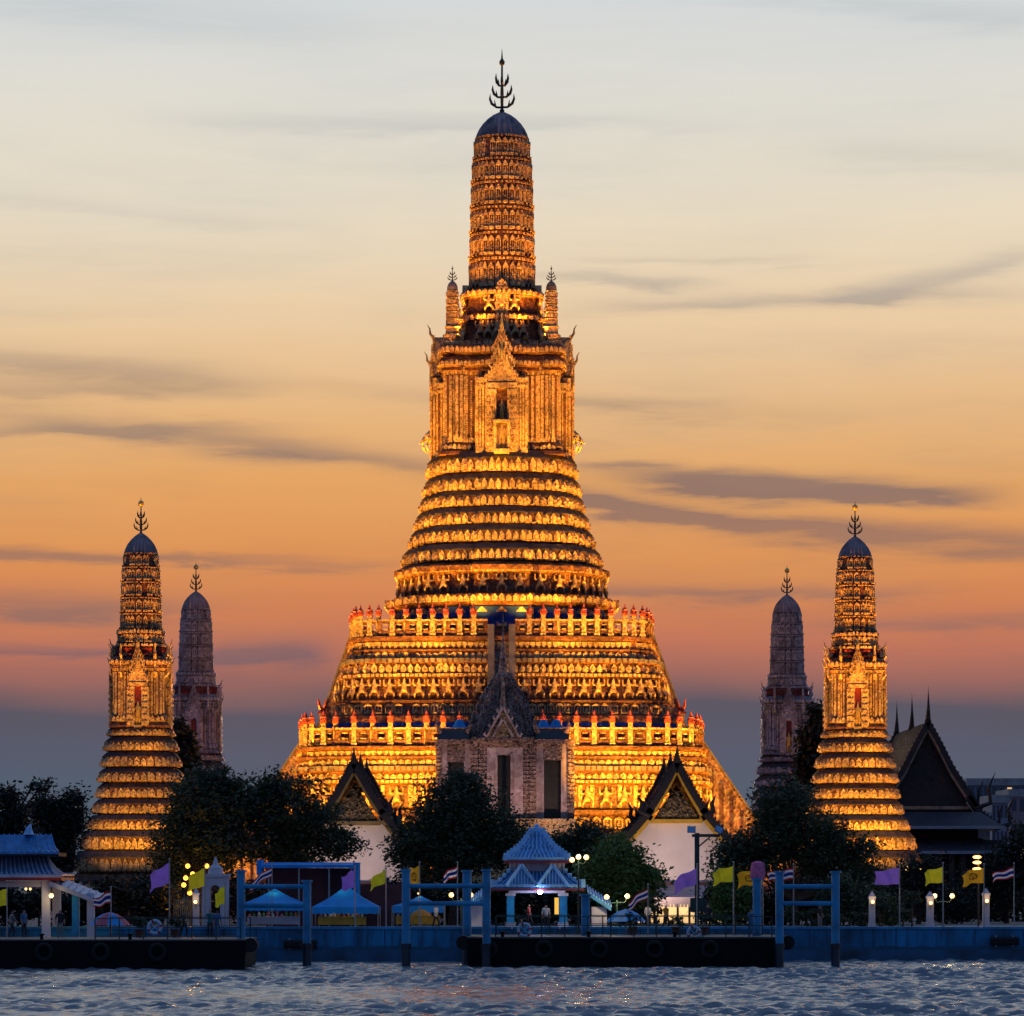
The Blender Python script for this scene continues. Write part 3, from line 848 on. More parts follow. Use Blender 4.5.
    # ---- guardians
    w_, z0 = mp.wz(101, 597); _, z1 = mp.wz(101, 578); supporter_row(root, c, P_MID, w_, z0, z1, 1.45, stuff, bud)
    w_, z0 = mp.wz(163, 704); _, z1 = mp.wz(163, 684); supporter_row(root, c, P_BASE, w_, z0, z1, 1.32, stuff, bud)
    w_, z0 = mp.wz(205, 811); _, z1 = mp.wz(205, 789); supporter_row(root, c, P_BASE, w_, z0, z1, 1.40, stuff, bud)
    # figures under the spire
    w_, z0 = mp.wz(36, 316); _, z1 = mp.wz(36, 297); supporter_row(root, c, P_SPIRE, w_, z0, z1, .95, stuff, bud)
    w_, z0 = mp.wz(39, 342); _, z1 = mp.wz(39, 323); supporter_row(root, c, P_SPIRE, w_, z0, z1, .95, stuff, bud)
    # ---- shrine body
    mb = MB(STONE, LEDGE, DARKGAP)
    pr = [(60, 350), (63, 353), (63, 357), (60, 359), (58, 361), (62, 364), (64, 367), (64, 370), (60, 373), (61, 376), (58, 378), (57, 380), (56.5, 446), (59, 448), (61, 451), (59, 454), (63, 456), (64, 459)]
    band_loft(mb, c, P_BODY, mp, pr)
    for (hp, a, b_, s1, s2, dp, kd) in ((57, 381, 445, .46, .26, .13, 'box'), (63, 352, 358, .4, .3, .12, 'petal'), (63.5, 366, 371, .4, .3, .1, 'petal'), (58, 373, 380, .45, .3, .12, 'hang'), (57.5, 440, 447, .5, .4, .16, 'petal'), (60, 449, 454, .4, .3, .12, 'petal')):
        O(P_BODY, hp, a, b_, s1, s2, dp, kd)
    w_, z0 = mp.wz(57, 440); _, z1 = mp.wz(57, 385)      # studded lozenges between the pilasters
    for kk in range(26):
        za = z0 + (z1 - z0) * kk / 26
        orn(mb, c, P_BODY, w_, za, za + (z1 - z0) / 26 * .55, .46, .16, .17, 'box', only=lambda n_: True)
    mb.build('shrine_body', root)
    up = MB(STONE, LEDGE, DARKGAP)
    pr = [(33, 290), (34, 292), (41, 294), (41, 297), (36, 298.5), (35, 300), (35, 316), (40, 317.5), (43, 319), (43, 322), (39, 323.5), (38, 325), (38, 341), (44, 343), (56, 345), (56, 350), (60, 352)]
    band_loft(up, c, P_SPIRE, mp, pr)
    mb = up
    O(P_SPIRE, 41, 293, 298, .4, .32, .12, 'petal'); O(P_SPIRE, 43, 318, 323, .4, .32, .12, 'petal'); O(P_SPIRE, 56, 345, 350, .45, .36, .12, 'petal')
    up.build('figure_gallery', root)
    # ---- porches on four sides, with an elephant head below each
    zt_, zb_ = mp.wz(66, 347)[1], mp.wz(66, 458)[1]
    for k in range(4):
        zd = (mp.wz(66, 425)[1], mp.wz(66, 395)[1])
        p_ = porch(root, c, k, mp.w(71), mp.w(15), zb_, zt_ + .2, mp.w(58.5), zdoor=zd, hornlen=1.15)
        rot = Matrix.Translation((c[0], c[1], 0)) @ Matrix.Rotation(k * math.pi / 2, 4, 'Z')
        # wider stepped bay behind the porch
        by = MB(GAP_SHADE, STONE); by.M = rot; zq = mp.wz(64, 384)[1]
        by.box(-mp.w(25), mp.w(25), -mp.w(64), -mp.w(57.6), zb_, zq)
        by.use(STONE)
        for u in (15.6, 18.4, 21.2, 24.0):
            for sx in (-1, 1): by.box(sx * mp.w(u) - .09, sx * mp.w(u) + .09, -mp.w(64) - .14, -mp.w(64), zb_ + .5, zq - .5)
        for za, zb2 in ((zb_, zb_ + .45), (zq - .45, zq), (zq - .9, zq - .65)): by.box(-mp.w(25.6), mp.w(25.6), -mp.w(64) - .2, -mp.w(57.5), za, zb2)
        for q_ in range(3):
            for sx in (-1, 1):
                xo = sx * mp.w(25); yy = -mp.w(63) + .22 + q_ * .2; by.box(min(xo, xo + sx * .1), max(xo, xo + sx * .1), yy - .06, yy + .06, zb_ + .5, zq - .5)
        by.build('stepped_bay', root)
        if k in (0, 2):
            g0 = rot @ Vector((0, -mp.w(71) - .55, zb_ + .15)); pe_ = MB(STONE, GOLD); pe_.M = rot
            pe_.box(-.7, .7, -mp.w(71) - 1.1, -mp.w(71) + .1, zb_ - .2, zb_ + .15)
            for sx in (-1, 1): pe_.box(sx * .62 - .1, sx * .62 + .1, -mp.w(71) - .95, -mp.w(71) - .75, zb_ + .15, zb_ + 2.6)
            pe_.box(-.75, .75, -mp.w(71) - 1.0, -mp.w(71) + .05, zb_ + 2.6, zb_ + 2.8)
            po_ = pe_.build('statue_shrine', root); link_mesh('gilded_statue', STAT, po_, g0, k * math.pi / 2, sc_=2.45)
            continue
        e = MB(STONE)
        r0, zt = mp.w(69), mp.wz(70, 431)[1]
        e.M = rot @ Matrix.Translation((0, -r0, zt)) @ Matrix.Scale(.62, 4) @ Matrix.Translation((0, r0 - .3, -zt))
        e.sphere((0, -r0 - .35, zt - .5), .75, 10, 1.05)
        for sx in (-1, 1):
            e.sphere((sx * .62, -r0 - .35, zt - .8), .34, 8, 1.2)
            e.tube([(sx * .45, -r0 - .8, zt - 1.0), (sx * .55, -r0 - 1.3, zt - 1.3), (sx * .5, -r0 - 1.55, zt - 1.1)], [.10, .08, .02], 5)
            e.sphere((sx * .9, -r0 - .05, zt - .9), .42, 8, 1.1)
            e.tube([(sx * .9, -r0 - .35, zt - 1.0), (sx * 1.0, -r0 - .7, zt - 1.9), (sx * .95, -r0 - .4, zt - 2.8)], [.22, .15, .08], 6)
        e.tube([(0, -r0 - .9, zt - .6), (0, -r0 - 1.35, zt - 1.2), (0, -r0 - 1.25, zt - 2.0), (0, -r0 - .9, zt - 2.6), (0, -r0 - .5, zt - 2.9)], [.36, .30, .22, .15, .07], 8)
        e.tube([(0, -r0 - 1.2, zt - 1.1), (0, -r0 - 1.6, zt - 1.35), (0, -r0 - 1.9, zt - 1.5)], [.16, .10, .02], 6)
        e.tube([(0, -r0 - .2, zt - .1), (0, -r0 - .4, zt + .35), (0, -r0 - .3, zt + .6)], [.3, .16, .03], 6)
        e.build('elephant_statue', root, smooth=True)
    # ---- four corner turrets
    zt0 = mp.wz(49, 350)[1]; tz = mp.wz(49, 287)[1]; tf = mp.wz(49, 271)[1]
    for sx in (-1, 1):
        for sy in (-1, 1):
            tcx, tcy = xc + sx * mp.w(49), Yc + sy * mp.w(49) * .98
            t_ = MB(STONE, LEDGE, DARKGAP)
            hh = tz - zt0
            pf = [(.95, zt0 - .3), (.95, zt0 + .25), (.7, zt0 + .35), (.8, zt0 + .9), (.62, zt0 + 1.0), (.60, zt0 + 1.5), (.74, zt0 + 1.6), (.58, zt0 + 1.75)]
            for q_ in range(5): 
                za = zt0 + 1.75 + (hh - 2.6) * q_ / 5; zb2 = zt0 + 1.75 + (hh - 2.6) * (q_ + 1) / 5
                rr = .60 - .025 * q_
                pf += [(rr - .06, za + .06), (rr - .08, zb2 - .12), (rr, zb2 - .08), (rr, zb2 - .02)]
            t_.loft([ring((tcx, tcy), P_SPIRE, r_, z_) for r_, z_ in pf])
            for q_ in range(5):
                za = zt0 + 1.75 + (hh - 2.6) * q_ / 5
                orn(t_, (tcx, tcy), P_SPIRE, .53, za + .1, za + (hh - 2.6) / 5 - .15, .3, .2, .07, 'petal')
            orn(t_, (tcx, tcy), P_SPIRE, .72, zt0 + .4, zt0 + .9, .4, .3, .14, 'petal')
            zz = zt0 + hh - .85
            t_.use(LEDGE); t_.lathe(tcx, tcy, [(.50, zz), (.48, zz + .35), (.36, zz + .65), (.18, zz + .83), (.04, zz + .9)], 14)
            to = t_.build('corner_turret', root)
            fi = MB(IRON); finial_into(fi, tcx, tcy, zz + .85, tf - zz - .85, .42); fi.build('turret_finial', to)
    # ---- main spire
    tiers = [(137, 160, 26.6, 29.0), (160, 183.5, 29.2, 30.2), (183.5, 208.5, 30.3, 30.9), (208.5, 234, 31, 31.6), (234, 259.5, 31.7, 32.4), (259.5, 291, 32.4, 33.2)]
    dome = [(.4, 111), (3, 112.3), (9, 115), (14, 118.5), (18.5, 123), (22, 128), (24.5, 133), (26.3, 138.5)]
    spire_parts(root, c, mp, tiers, dome, sp=.62)
    # small front chapel at the spire foot, one each side
    for k in range(4):
        s_ = MB(STONE); s_.M = Matrix.Translation((c[0], c[1], 0)) @ Matrix.Rotation(k * math.pi / 2, 4, 'Z')
        r0 = mp.w(36); z0 = mp.wz(41, 343)[1]; z1 = mp.wz(41, 283)[1]; n_t = 7
        hh = z1 - z0
        for q_ in range(n_t):
            a_, b_ = q_ / n_t, (q_ + 1) / n_t; w0 = .74 - .03 * q_
            s_.box(-w0 * .96, w0 * .96, -r0 - .35, -r0 + .9, z0 + hh * .86 * a_, z0 + hh * .86 * b_ - .12)
            s_.box(-w0 * 1.06, w0 * 1.06, -r0 - .45, -r0 + .9, z0 + hh * .86 * b_ - .12, z0 + hh * .86 * b_)
            for xx_ in (-.75, -.25, .25, .75): s_.box(xx_ * w0 - .09, xx_ * w0 + .09, -r0 - .43, -r0 - .35, z0 + hh * .86 * a_ + .06, z0 + hh * .86 * b_ - .14)
        s_.prism_y([(-.55, z0 + hh * .86), (.55, z0 + hh * .86), (.42, z0 + hh * .93), (0, z0 + hh), (-.42, z0 + hh * .93)], -r0 - .35, -r0 + .9)
        s_.build('miniature_spire', root)
    fi = MB(IRON); zf0 = mp.wz(1, 112.5)[1]; zf1 = mp.wz(1, 49)[1]
    finial_into(fi, xc, Yc, zf0, zf1 - zf0, 1.12); fi.build('finial', root)
    # ---- balustrades
    w_, z = mp.wz(152, 643.3); balustrade(root, c, P_BASE, w_ * .985, z, 1.62, 1.22, 1.6, z)
    w_, z = mp.wz(203, 751.2); balustrade(root, c, P_BASE, w_ * .985, z, 1.75, 1.42, 1.6, z)
    # ---- stairways
    for k in range(4):
        w1, zt = mp.wz(152, 644); w2, zb = mp.wz(180, 751)
        stair(root, c, k, w1 - .2, zt, mp.w(188), zb, .72, wall=.42)
        w1, zt = mp.wz(203, 752)
        if k != 0: stair(root, c, k, w1 - .2, zt, w1 + 9.9, GZ, 1.6, wall=.6)
        else: stair(root, c, k, w1 - .2, zt, w1 + 2.2, 9.0, 1.6, wall=.6)
        # upper steep flight to the shrine
        w1, zt = mp.wz(72, 458); w2, zb = mp.wz(118, 642)
    # corner posts on the lower terrace seen as tall finials
    for sx in (-1, 1):
        hm = MB(STONE, RED); hx, hy = xc + sx * mp.w(182), Yc - 1.0
        z = mp.wz(182, 751)[1]
        hm.box(hx - .3, hx + .3, hy - .3, hy + .3, z, z + 3.6); hm.use(RED)
        hm.box(hx - .42, hx + .42, hy - .42, hy + .42, z + 3.6, z + 3.8)
        for a in range(4): hm.tube([(hx, hy, z + 3.8), (hx + .4 * math.cos(a * 1.57 + .7), hy + .4 * math.sin(a * 1.57 + .7), z + 4.4), (hx + .55 * math.cos(a * 1.57 + .7), hy + .5 * math.sin(a * 1.57 + .7), z + 5.0)], [.2, .13, .02], 5)
        hm.build('gate_post', root)
    so = stuff.build('supporting_figures', root); so['kind'] = 'stuff'
    # ---- floodlights (the temple's own lamps)
    zl = mp.wz(152, 643.3)[1]; zl2 = mp.wz(203, 751.2)[1]
    wU, wL = mp.w(148), mp.w(198)
    pyr_z = mp.wz(80, 510)[1]; gz = mp.wz(56, 345)[1]
    for k in range(4):
        Rk = Matrix.Translation((c[0], c[1], 0)) @ Matrix.Rotation(k * math.pi / 2, 4, 'Z')
        def W(x, y, z): return tuple(Rk @ Vector((x, y, z)))
        e = 1.0 if k in (0, 1, 3) else .5
        for x in (-10.5, -6.3, -2.1, 2.1, 6.3, 10.5):       # upper terrace: lights the pyramid and the shrine
            flood(root, W(x, -wU + 1.0, zl + .5), W(x * .4, -6.5, pyr_z + 3), 6500 * e, AMB2, 80)
        for x in (-4, -2.2, 2.2, 4):                          # foot of the spire
            flood(root, W(x, -mp.w(56), gz + .3), W(x * .3, -2.6, gz + 10), 5500 * e, AMB, 70)
        for x in (-17, -10, 10, 17):                   # narrow beams from the garden up the shrine and the spire
            flood(root, W(x, -44, GZ + 1.6), W(x * .06, -2.5, 68 if abs(x) > 12 else 56), 95000 * e, AMB, 16, blend=.9)
            flood(root, W(x, -43, GZ + 1.6), W(x * .2, -7, 36 if abs(x) > 12 else 40), 84000 * e, AMB2, 22, blend=.9)
        for x in (-16, -12.8, -9.6, -6.4, -3.2, 3.2, 6.4, 9.6, 12.8, 16):        # lower terrace: lights the foot of the upper terrace wall
            flood(root, W(x, -wL + 1.4, zl2 + .4), W(x * .92, -wU - .2, zl - 1.0), 340 * e, AMB2, 120)
        if k == 2: continue
        for x in (-19, -12, -5, 5, 12, 19):              # in the garden: lights the lower terrace wall
            flood(root, W(x, -wL - 11.5, GZ + 1.6), W(x * .85, -wL, 12.5), 15500 * e, AMB2, 74)
        for x in (-20, -13, -6.5, 6.5, 13, 20):                   # farther out: lights the parapets and the upper terrace
            flood(root, W(x * 1.1, -wL - 20, GZ + 1.8), W(x * .62, -wU, 21.0), 62000 * e, AMB2, 40)
    return root
central()

# ================================================================== FOUR CORNER TOWERS
def corner_tower(stone):
    xc, Yc = X(141, 288), 288.0
    c = (xc, Yc); mp = Map(xc, Yc)
    root = thing('corner_tower', (xc, Yc, GZ), '', 'temple tower')
    mb = MB(stone, LEDGE, DARKGAP)
    TE = GAP_SHADE
    bands = [(727, 737, 31), (738, 752, 34.5), (753, 768, 37.5), (769, 783, 40.5), (784, 799, 42), (800, 815, 45.5), (816, 831, 51.5), (832, 851, 58), (852, 873, 64)]
    stepped_bands(mb, c, P_MID, mp, bands, 4.6, .25)
    pr = [(58, 872), (66, 875), (68, 880), (68, 919)]
    mb.use(TE); mb.loft([ring(c, P_MID, *mp.wz(hp, y)) for hp, y in reversed(pr)]); mb.use(stone)
    def O(pl_, hp, y0, y1, spc, wd, dp, kind):
        w_, z1 = mp.wz(hp, y0); _, z0 = mp.wz(hp, y1); orn(mb, c, pl_, w_, z0, z1, spc, wd, dp, kind)
    for yt, yb, hp in bands:
        H = yb - yt
        mb.use(stone); O(P_MID, hp - .6, yt + .32 * H, yt + .86 * H, .50, .42, .20, 'double'); O(P_MID, hp - .6, yt + .84 * H, yt + .93 * H, .4, .3, .14, 'box')
    O(P_MID, 68, 881, 910, 1.2, .9, .15, 'niche')
    mb.build('stepped_base', root)
    # shrine
    mb = MB(stone, LEDGE, DARKGAP)
    pr = [(24, 657), (27, 659), (28.5, 661), (28.5, 664), (26.5, 666), (27.5, 669), (26, 671), (25, 673), (25.5, 716), (27.5, 718), (28.5, 721), (27, 723), (30, 726), (30, 728)]
    mb.use(TE); mb.loft([ring(c, P_BODY, *mp.wz(hp, y)) for hp, y in reversed(pr)]); mb.use(stone)
    O(P_BODY, 25.3, 673, 716, .34, .19, .09, 'box'); O(P_BODY, 28.5, 660.5, 664.5, .32, .24, .09, 'petal'); O(P_BODY, 26, 667, 672, .32, .24, .08, 'hang'); O(P_BODY, 27, 716, 722, .36, .28, .12, 'petal')
    mb.build('shrine_body', root)
    zb, zt = mp.wz(27, 727)[1], mp.wz(27, 655)[1]
    for k in range(4):
        pr_ = porch(root, c, k, mp.w(30), mp.w(9.5), zb, zt + .5, mp.w(26), zdoor=(mp.wz(28, 727)[1], mp.wz(28, 687)[1]), dark=REDWOOD, hornlen=1.0)
        rot = Matrix.Translation((c[0], c[1], 0)) @ Matrix.Rotation(k * math.pi / 2, 4, 'Z')
        for sx in (-1, 1):         # horns at the shrine corners
            h_ = MB(stone); h_.M = rot; wq = mp.w(27)
            for dz in (0, -1.5):
                zz = zt + .1 + dz
                h_.tube([(sx * wq * .62, -wq * .95, zz - .5), (sx * wq * .64, -wq * 1.08, zz - .1), (sx * wq * .63, -wq * 1.04, zz + .4), (sx * wq * .64, -wq * 1.14, zz + .8)], [.14, .13, .09, .02], 5)
            h_.build('roof_horn', root)
    # gallery with figures under the spire
    mb = MB(stone, REDWOOD, DARKGAP)
    pr = [(19, 629), (22, 631), (23, 633), (21, 634.5), (21, 643), (24, 645), (25, 646.5), (22, 648), (22, 655), (26, 657), (26, 659)]
    mb.use(TE); mb.loft([ring(c, P_SPIRE, *mp.wz(hp, y)) for hp, y in reversed(pr)]); mb.use(stone)
    O(P_SPIRE, 23, 630, 634, .3, .22, .09, 'petal'); O(P_SPIRE, 24.5, 644, 647, .3, .22, .09, 'petal'); O(P_SPIRE, 21, 634.5, 643, .5, .3, .18, 'niche')
    mb.use(REDWOOD); O(P_SPIRE, 22, 648, 656, .5, .34, .26, 'niche'); mb.use(stone)
    w_, z0 = mp.wz(21.5, 643); _, z1 = mp.wz(21, 635)
    supporter_row(root, c, P_SPIRE, w_, z0, z1, .62, mb, [0]); 
    mb.build('figure_gallery', root)
    tiers = [(553, 567, 16.4, 18.0), (567, 582, 18.2, 19), (582, 597.5, 19, 19.5), (597.5, 613.5, 19.6, 20), (613.5, 630, 20, 20.5)]
    dome = [(.3, 532.5), (2.5, 533.5), (6, 536), (9.5, 539.5), (13, 544), (15.3, 549), (16.7, 554)]
    spire_parts(root, c, mp, tiers, dome, sp=.56)
    fi = MB(IRON); z0, z1 = mp.wz(1, 533)[1], mp.wz(1, 497)[1]
    finial_into(fi, xc, Yc, z0, z1 - z0, .58)
    fo = fi.build('finial', root)
    lo = MB(GOLD); lo.sphere((xc, Yc, z0 + (z1 - z0) * .82), .26, 8); lo.build('gilt_ball', fo)
    return root, mp, c

def tower_lights(root, c, mp, sides, e, hi=1.0, xs=(-4, 0, 4)):
    zt = mp.wz(30, 700)[1]; zs = mp.wz(24, 656)[1] + .2
    for k in sides:
        Rk = Matrix.Translation((c[0], c[1], 0)) @ Matrix.Rotation(k * math.pi / 2, 4, 'Z')
        def W(x, y, z): return tuple(Rk @ Vector((x, y, z)))
        for x in xs:
            flood(root, W(x, -11.5, GZ + 3.2), W(x * .4, -3.2, 11.5), 6500 * e, AMB2, 62)
        flood(root, W(3.5, -12.5, GZ + 3.2), W(0, -2, 21), 24000 * e * hi, AMB2, 26)
        for x in (-3, 3): flood(root, W(x, -13, GZ + 3.2), W(0, -1.5, 29.5), 42000 * e * hi, AMB, 22)
        for x in (-1.0, 1.0): flood(root, W(x, -mp.w(23), zs), W(x * .3, -1.0, zs + 6), 160 * e * hi, AMB, 110)

tw, tmp_, tc_ = corner_tower(STONE)
tw['label'] = 'golden floodlit slender tower at the left of the picture'
tw['group'] = 'slender corner towers'
C0 = Vector(tw.location)
def tower_at(px, Y, label, stone):
    o = copy_tree(tw, None, (X(px, Y), Y, GZ), label)
    if stone is not STONE:
        def sw(x):
            if x.type == 'MESH' and STONE.name in x.data.materials:
                me = COPIED.get(x.data.name)
                if me is None:
                    me = x.data.copy(); COPIED[x.data.name] = me
                    for i, m in enumerate(me.materials):
                        if m == STONE: me.materials[i] = stone
                        elif m == GAP_SHADE: me.materials[i] = GAP_SHADE2
                x.data = me
            for ch in x.children: sw(ch)
        sw(o)
    return o
COPIED = {}
t_fr = tower_at(855, 291, 'golden floodlit slender tower beside the dark gabled hall on the right', STONE)
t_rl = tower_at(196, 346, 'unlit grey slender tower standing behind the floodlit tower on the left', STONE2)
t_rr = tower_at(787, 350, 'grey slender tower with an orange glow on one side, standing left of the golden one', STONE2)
tower_lights(tw, tc_, tmp_, (0, 1), .42, 1.5)
m2 = Map(X(855, 291), 291.0)
tower_lights(t_fr, (X(855, 291), 291.0), m2, (0, 1, 3), .95, 1.05)
m3 = Map(X(787, 350), 350.0)
cx_, cy_ = X(787, 350), 350.0
flood(t_rr, (cx_ + 9, cy_ - 6, GZ + 4), (cx_ + 1.5, cy_ - 1.5, 17), 5000, AMB, 30)
cx_, cy_ = X(196, 346), 346.0


# ================================================================== FRONT PAVILION OF THE TEMPLE (with crown spire)
def mondop():
    Yf = 287.0; xc = X(503, Yf)
    def x(p): return X(p, Yf)
    def z(p): return Z(p, Yf)
    root = thing('crowned_pavilion', (xc, Yf, GZ), 'pale pavilion with three dark doorways and a thin brown crown spire, before the main stairway', 'pavilion')
    # podium
    pd = MB(STONE, LEDGE)
    pd.box(x(432), x(578), Yf - 2.5, Yf + 12, GZ, z(848)); pd.box(x(430), x(580), Yf - 2.8, Yf + 12, z(848), z(844)); pd.box(x(436), x(574), Yf - 1.6, Yf + 12, z(844), z(822))
    pd.box(x(434), x(576), Yf - 1.9, Yf + 12, z(822), z(819))
    for i in range(24):
        xa = x(438) + i * .48; pd.box(xa, xa + .3, Yf - 1.72, Yf - 1.58, z(842), z(825))
    pd.build('podium', root)
    BR = mosaic('brown_mosaic', (.30, .19, .15, 1), (.10, .06, .05, 1), [(.85, (.46, .34, .28, 1))], 6.0, .4, .7)
    # walls as piers so that the doorways are real openings
    wl = MB(PINKST, DOORM, BR)
    dep = 8.5
    piers_p = [(441, 447), (465, 471), (487, 496.5), (511.5, 523), (536, 543), (562, 568)]
    for a, b in piers_p:
        front = Yf - .6 if 480 < a < 520 else Yf
        wl.box(x(a), x(b), front, Yf + dep, z(819), z(744))
    wl.box(x(496.5), x(511.5), Yf - .55, Yf + dep, z(755), z(748)); wl.use(BR); wl.box(x(487), x(523), Yf - .62, Yf + dep, z(748), z(744)); wl.box(x(447), x(465), Yf + .05, Yf + dep, z(762), z(744)); wl.box(x(543), x(562), Yf + .05, Yf + dep, z(760), z(744))
    wl.build('wall', root)
    for a, b, zt, f_ in ((447, 465, 762, 1.0), (496.5, 511.5, 755, .3), (543, 562, 760, 1.0)):
        d = MB(DOORM, IRON); d.box(x(a), x(b), Yf + f_, Yf + f_ + .15, z(819), z(zt))
        for u in (0.08, .54):
            for v in range(4):
                xa = x(a) + (x(b) - x(a)) * u; hh = (z(zt) - z(819)) / 4
                d.box(xa, xa + (x(b) - x(a)) * .38, Yf + f_ - .05, Yf + f_, z(819) + hh * v + .15, z(819) + hh * (v + 1) - .15)
        d.build('door', root)
        fr = MB(PINKST)
        for xa, xb in ((x(a) - .12, x(a) + .08), (x(b) - .08, x(b) + .12)): fr.box(xa, xb, Yf + f_ - 1.02 if f_ > .5 else Yf - .68, Yf + f_, z(819), z(zt) + .1)
        fr.build('door_frame', root)
    br = MB(BR)
    for a, b in ((436, 441), (471, 478), (479.5, 486.8), (523.2, 528.5), (529.5, 536), (568.2, 574)):
        y0 = Yf - .45 if 470 < a < 530 else Yf - .25
        br.box(x(a), x(b), y0, Yf + dep, z(819), z(741))
        for i in range(18):
            zz = z(817) + (z(745) - z(817)) * i / 18
            br.box(x(a) - .05, x(b) + .05, y0 - .09, y0 + .02, zz, zz + .17)
        br.tbox(x(a) - .1, x(b) + .1, y0 - .2, Yf + dep, z(748), z(744), .0)
    br.build('column', root)
    # cornices
    cr = MB(BR, LEDGE)
    for (a, b, f0, f1, z0, z1) in ((435, 478, -.5, dep, 744, 741), (434, 479, -.7, dep, 741, 739.5), (529, 574, -.5, dep, 744, 741), (528, 576, -.7, dep, 741, 739.5), (473, 533, -.9, dep, 744, 741), (472, 534, -1.15, dep, 741, 737.5)):
        cr.box(x(a), x(b), Yf + f0, Yf + f1, z(z0), z(z1))
    for i in range(46):
        xa = x(473) + (x(533) - x(473)) * i / 46; cr.box(xa, xa + .07, Yf - 1.22, Yf - 1.1, z(741), z(738.5))
    cr.build('cornice', root)
    # flat wing roofs
    for a, b in ((440, 467), (538, 566)):
        rf = MB(mat('wing_roof', (.05, .055, .06), .5, .2, 1), GOLD)
        rf.loft([[(x(a) - .25, Yf - .4, z(739)), (x(b) + .25, Yf - .4, z(739)), (x(b) + .25, Yf + dep, z(739)), (x(a) - .25, Yf + dep, z(739))],
                 [(x(a), Yf, z(729)), (x(b), Yf, z(729)), (x(b), Yf + dep - .5, z(729)), (x(a), Yf + dep - .5, z(729))]])
        rf.use(BR); rf.box(x(a) - .1, x(b) + .1, Yf - .12, Yf + dep, z(729), z(727.5))
        for xa in (x(a), x(b)): rf.tube([(xa, Yf - .1, z(733)), (xa + (.3 if xa > x(a) else -.3), Yf - .3, z(725)), (xa + (.1 if xa > x(a) else -.1), Yf - .3, z(717))], [.25, .16, .03], 5)
        rf.build('wing_roof', root)
    # crown: diminishing storeys bristling with little spires
    cw = MB(BR)
    st = [(30, 737, 726), (27, 726, 716), (22.5, 716, 706), (18.5, 706, 697), (14, 697, 689), (10, 689, 682), (6.5, 682, 676)]
    cy = Yf + 3.6; cx = x(503)
    for hp, y0, y1 in st:
        w_ = hp * Yf / F; za, zb = z(y0), z(y1); H = zb - za
        cw.loft([ring((cx, cy), P_SPIRE, w_ * 1.03, za), ring((cx, cy), P_SPIRE, w_ * 1.06, za + .12 * H), ring((cx, cy), P_SPIRE, w_ * .86, za + .2 * H), ring((cx, cy), P_SPIRE, w_ * .82, zb)])
        orn(cw, (cx, cy), P_SPIRE, w_ * .97, za, zb + H * .35, .42, .32, .22, 'petal')
        orn(cw, (cx, cy), P_SPIRE, w_ * .9, za + H * .1, zb + H * .15, .25, .14, .12, 'petal')
        for k in range(4):
            a = k * math.pi / 2
            px_, py_ = cx + math.sin(a) * w_ * 1.02, cy - math.cos(a) * w_ * 1.02
            cw.tube([(px_, py_, za), (px_ + math.sin(a) * .25, py_ - math.cos(a) * .25, zb + H * .2), (px_, py_, zb + H * 1.0)], [.28, .18, .02], 5)
            for sx in (-1, 1):
                qx, qy = cx + sx * w_ * .76, cy + (1 if k % 2 else -1) * w_ * .76
                if k < 2: cw.tube([(qx, qy, za), (qx + sx * .12, qy, zb + H * .2), (qx, qy, zb + H * .9)], [.24, .16, .02], 5)
    cw.build('crown', root)
    sp_ = MB(BR)
    zz = [676, 668, 667, 660, 659, 652, 651, 640, 628, 610]
    rr = [.50, .36, .42, .28, .34, .20, .24, .13, .07, .02]
    sp_.lathe(cx, cy, [(r_, z(y_)) for r_, y_ in zip(rr, zz)], 12); sp_.build('spire', root)
    # small spire in front of the pediment
    pe = MB(CARVED, GOLD, BR)
    y0 = Yf - 1.15
    hw = 16 * Yf / F
    pe.prism_y([(cx - hw, z(737.5)), (cx + hw, z(737.5)), (cx + hw * .45, z(722)), (cx, z(708)), (cx - hw * .45, z(722))], y0, y0 + 3)
    pe.use(PINKST)
    for sc1, yy in ((1.0, y0 - .12), (.62, y0 - .10)):
        for sx in (-1, 1):
            pts = [(hw, 737.5), (hw * .72, 729), (hw * .45, 721), (hw * .2, 714), (0, 707)]
            for (a, ya), (b, yb) in zip(pts[:-1], pts[1:]):
                za, zb = 737.5 + (ya - 737.5) * sc1, 737.5 + (yb - 737.5) * sc1
                pe.bar((cx + sx * a * sc1, yy, z(za)), (cx + sx * b * sc1, yy, z(zb)), .14, .17)
                if sc1 == 1.0: pe.tube([(cx + sx * a, yy, z(ya)), (cx + sx * (a + .22), yy, z(ya - 3)), (cx + sx * (a + .05), yy, z(ya - 6))], [.12, .10, .01], 5)
    pe.use(BR); pe.tube([(cx, y0 + .2, z(712)), (cx, y0 + .2, z(700)), (cx, y0 + .2, z(685)), (cx, y0 + .2, z(678))], [.3, .2, .1, .02], 6)
    pe.build('pediment', root)
    for px in (458, 545, 558):
        tp = MB(BLUEC); x_ = x(px); yy = Yf + 9.2; zb = Z(751, 296)
        n = 10
        tp.loft([[(x_ + r_ * math.cos(2 * math.pi * i / n) * (1 + .1 * math.sin(3 * i + px)), yy + r_ * .7 * math.sin(2 * math.pi * i / n), zq) for i in range(n)] for r_, zq in ((1.0, zb - .5), (.9, zb + 1.2), (.7, zb + 1.9), (.45, zb + 2.3), (.25, zb + 2.7))])
        tp.build('blue_tarpaulin', root)
    # warm light on the walls
    for xx_ in (-7, 7):
        flood(root, (xc + xx_, Yf - 9, z(846)), (xc + xx_ * .3, Yf, z(775)), 1900, (1, .58, .42), 90)
    return root
mondop()


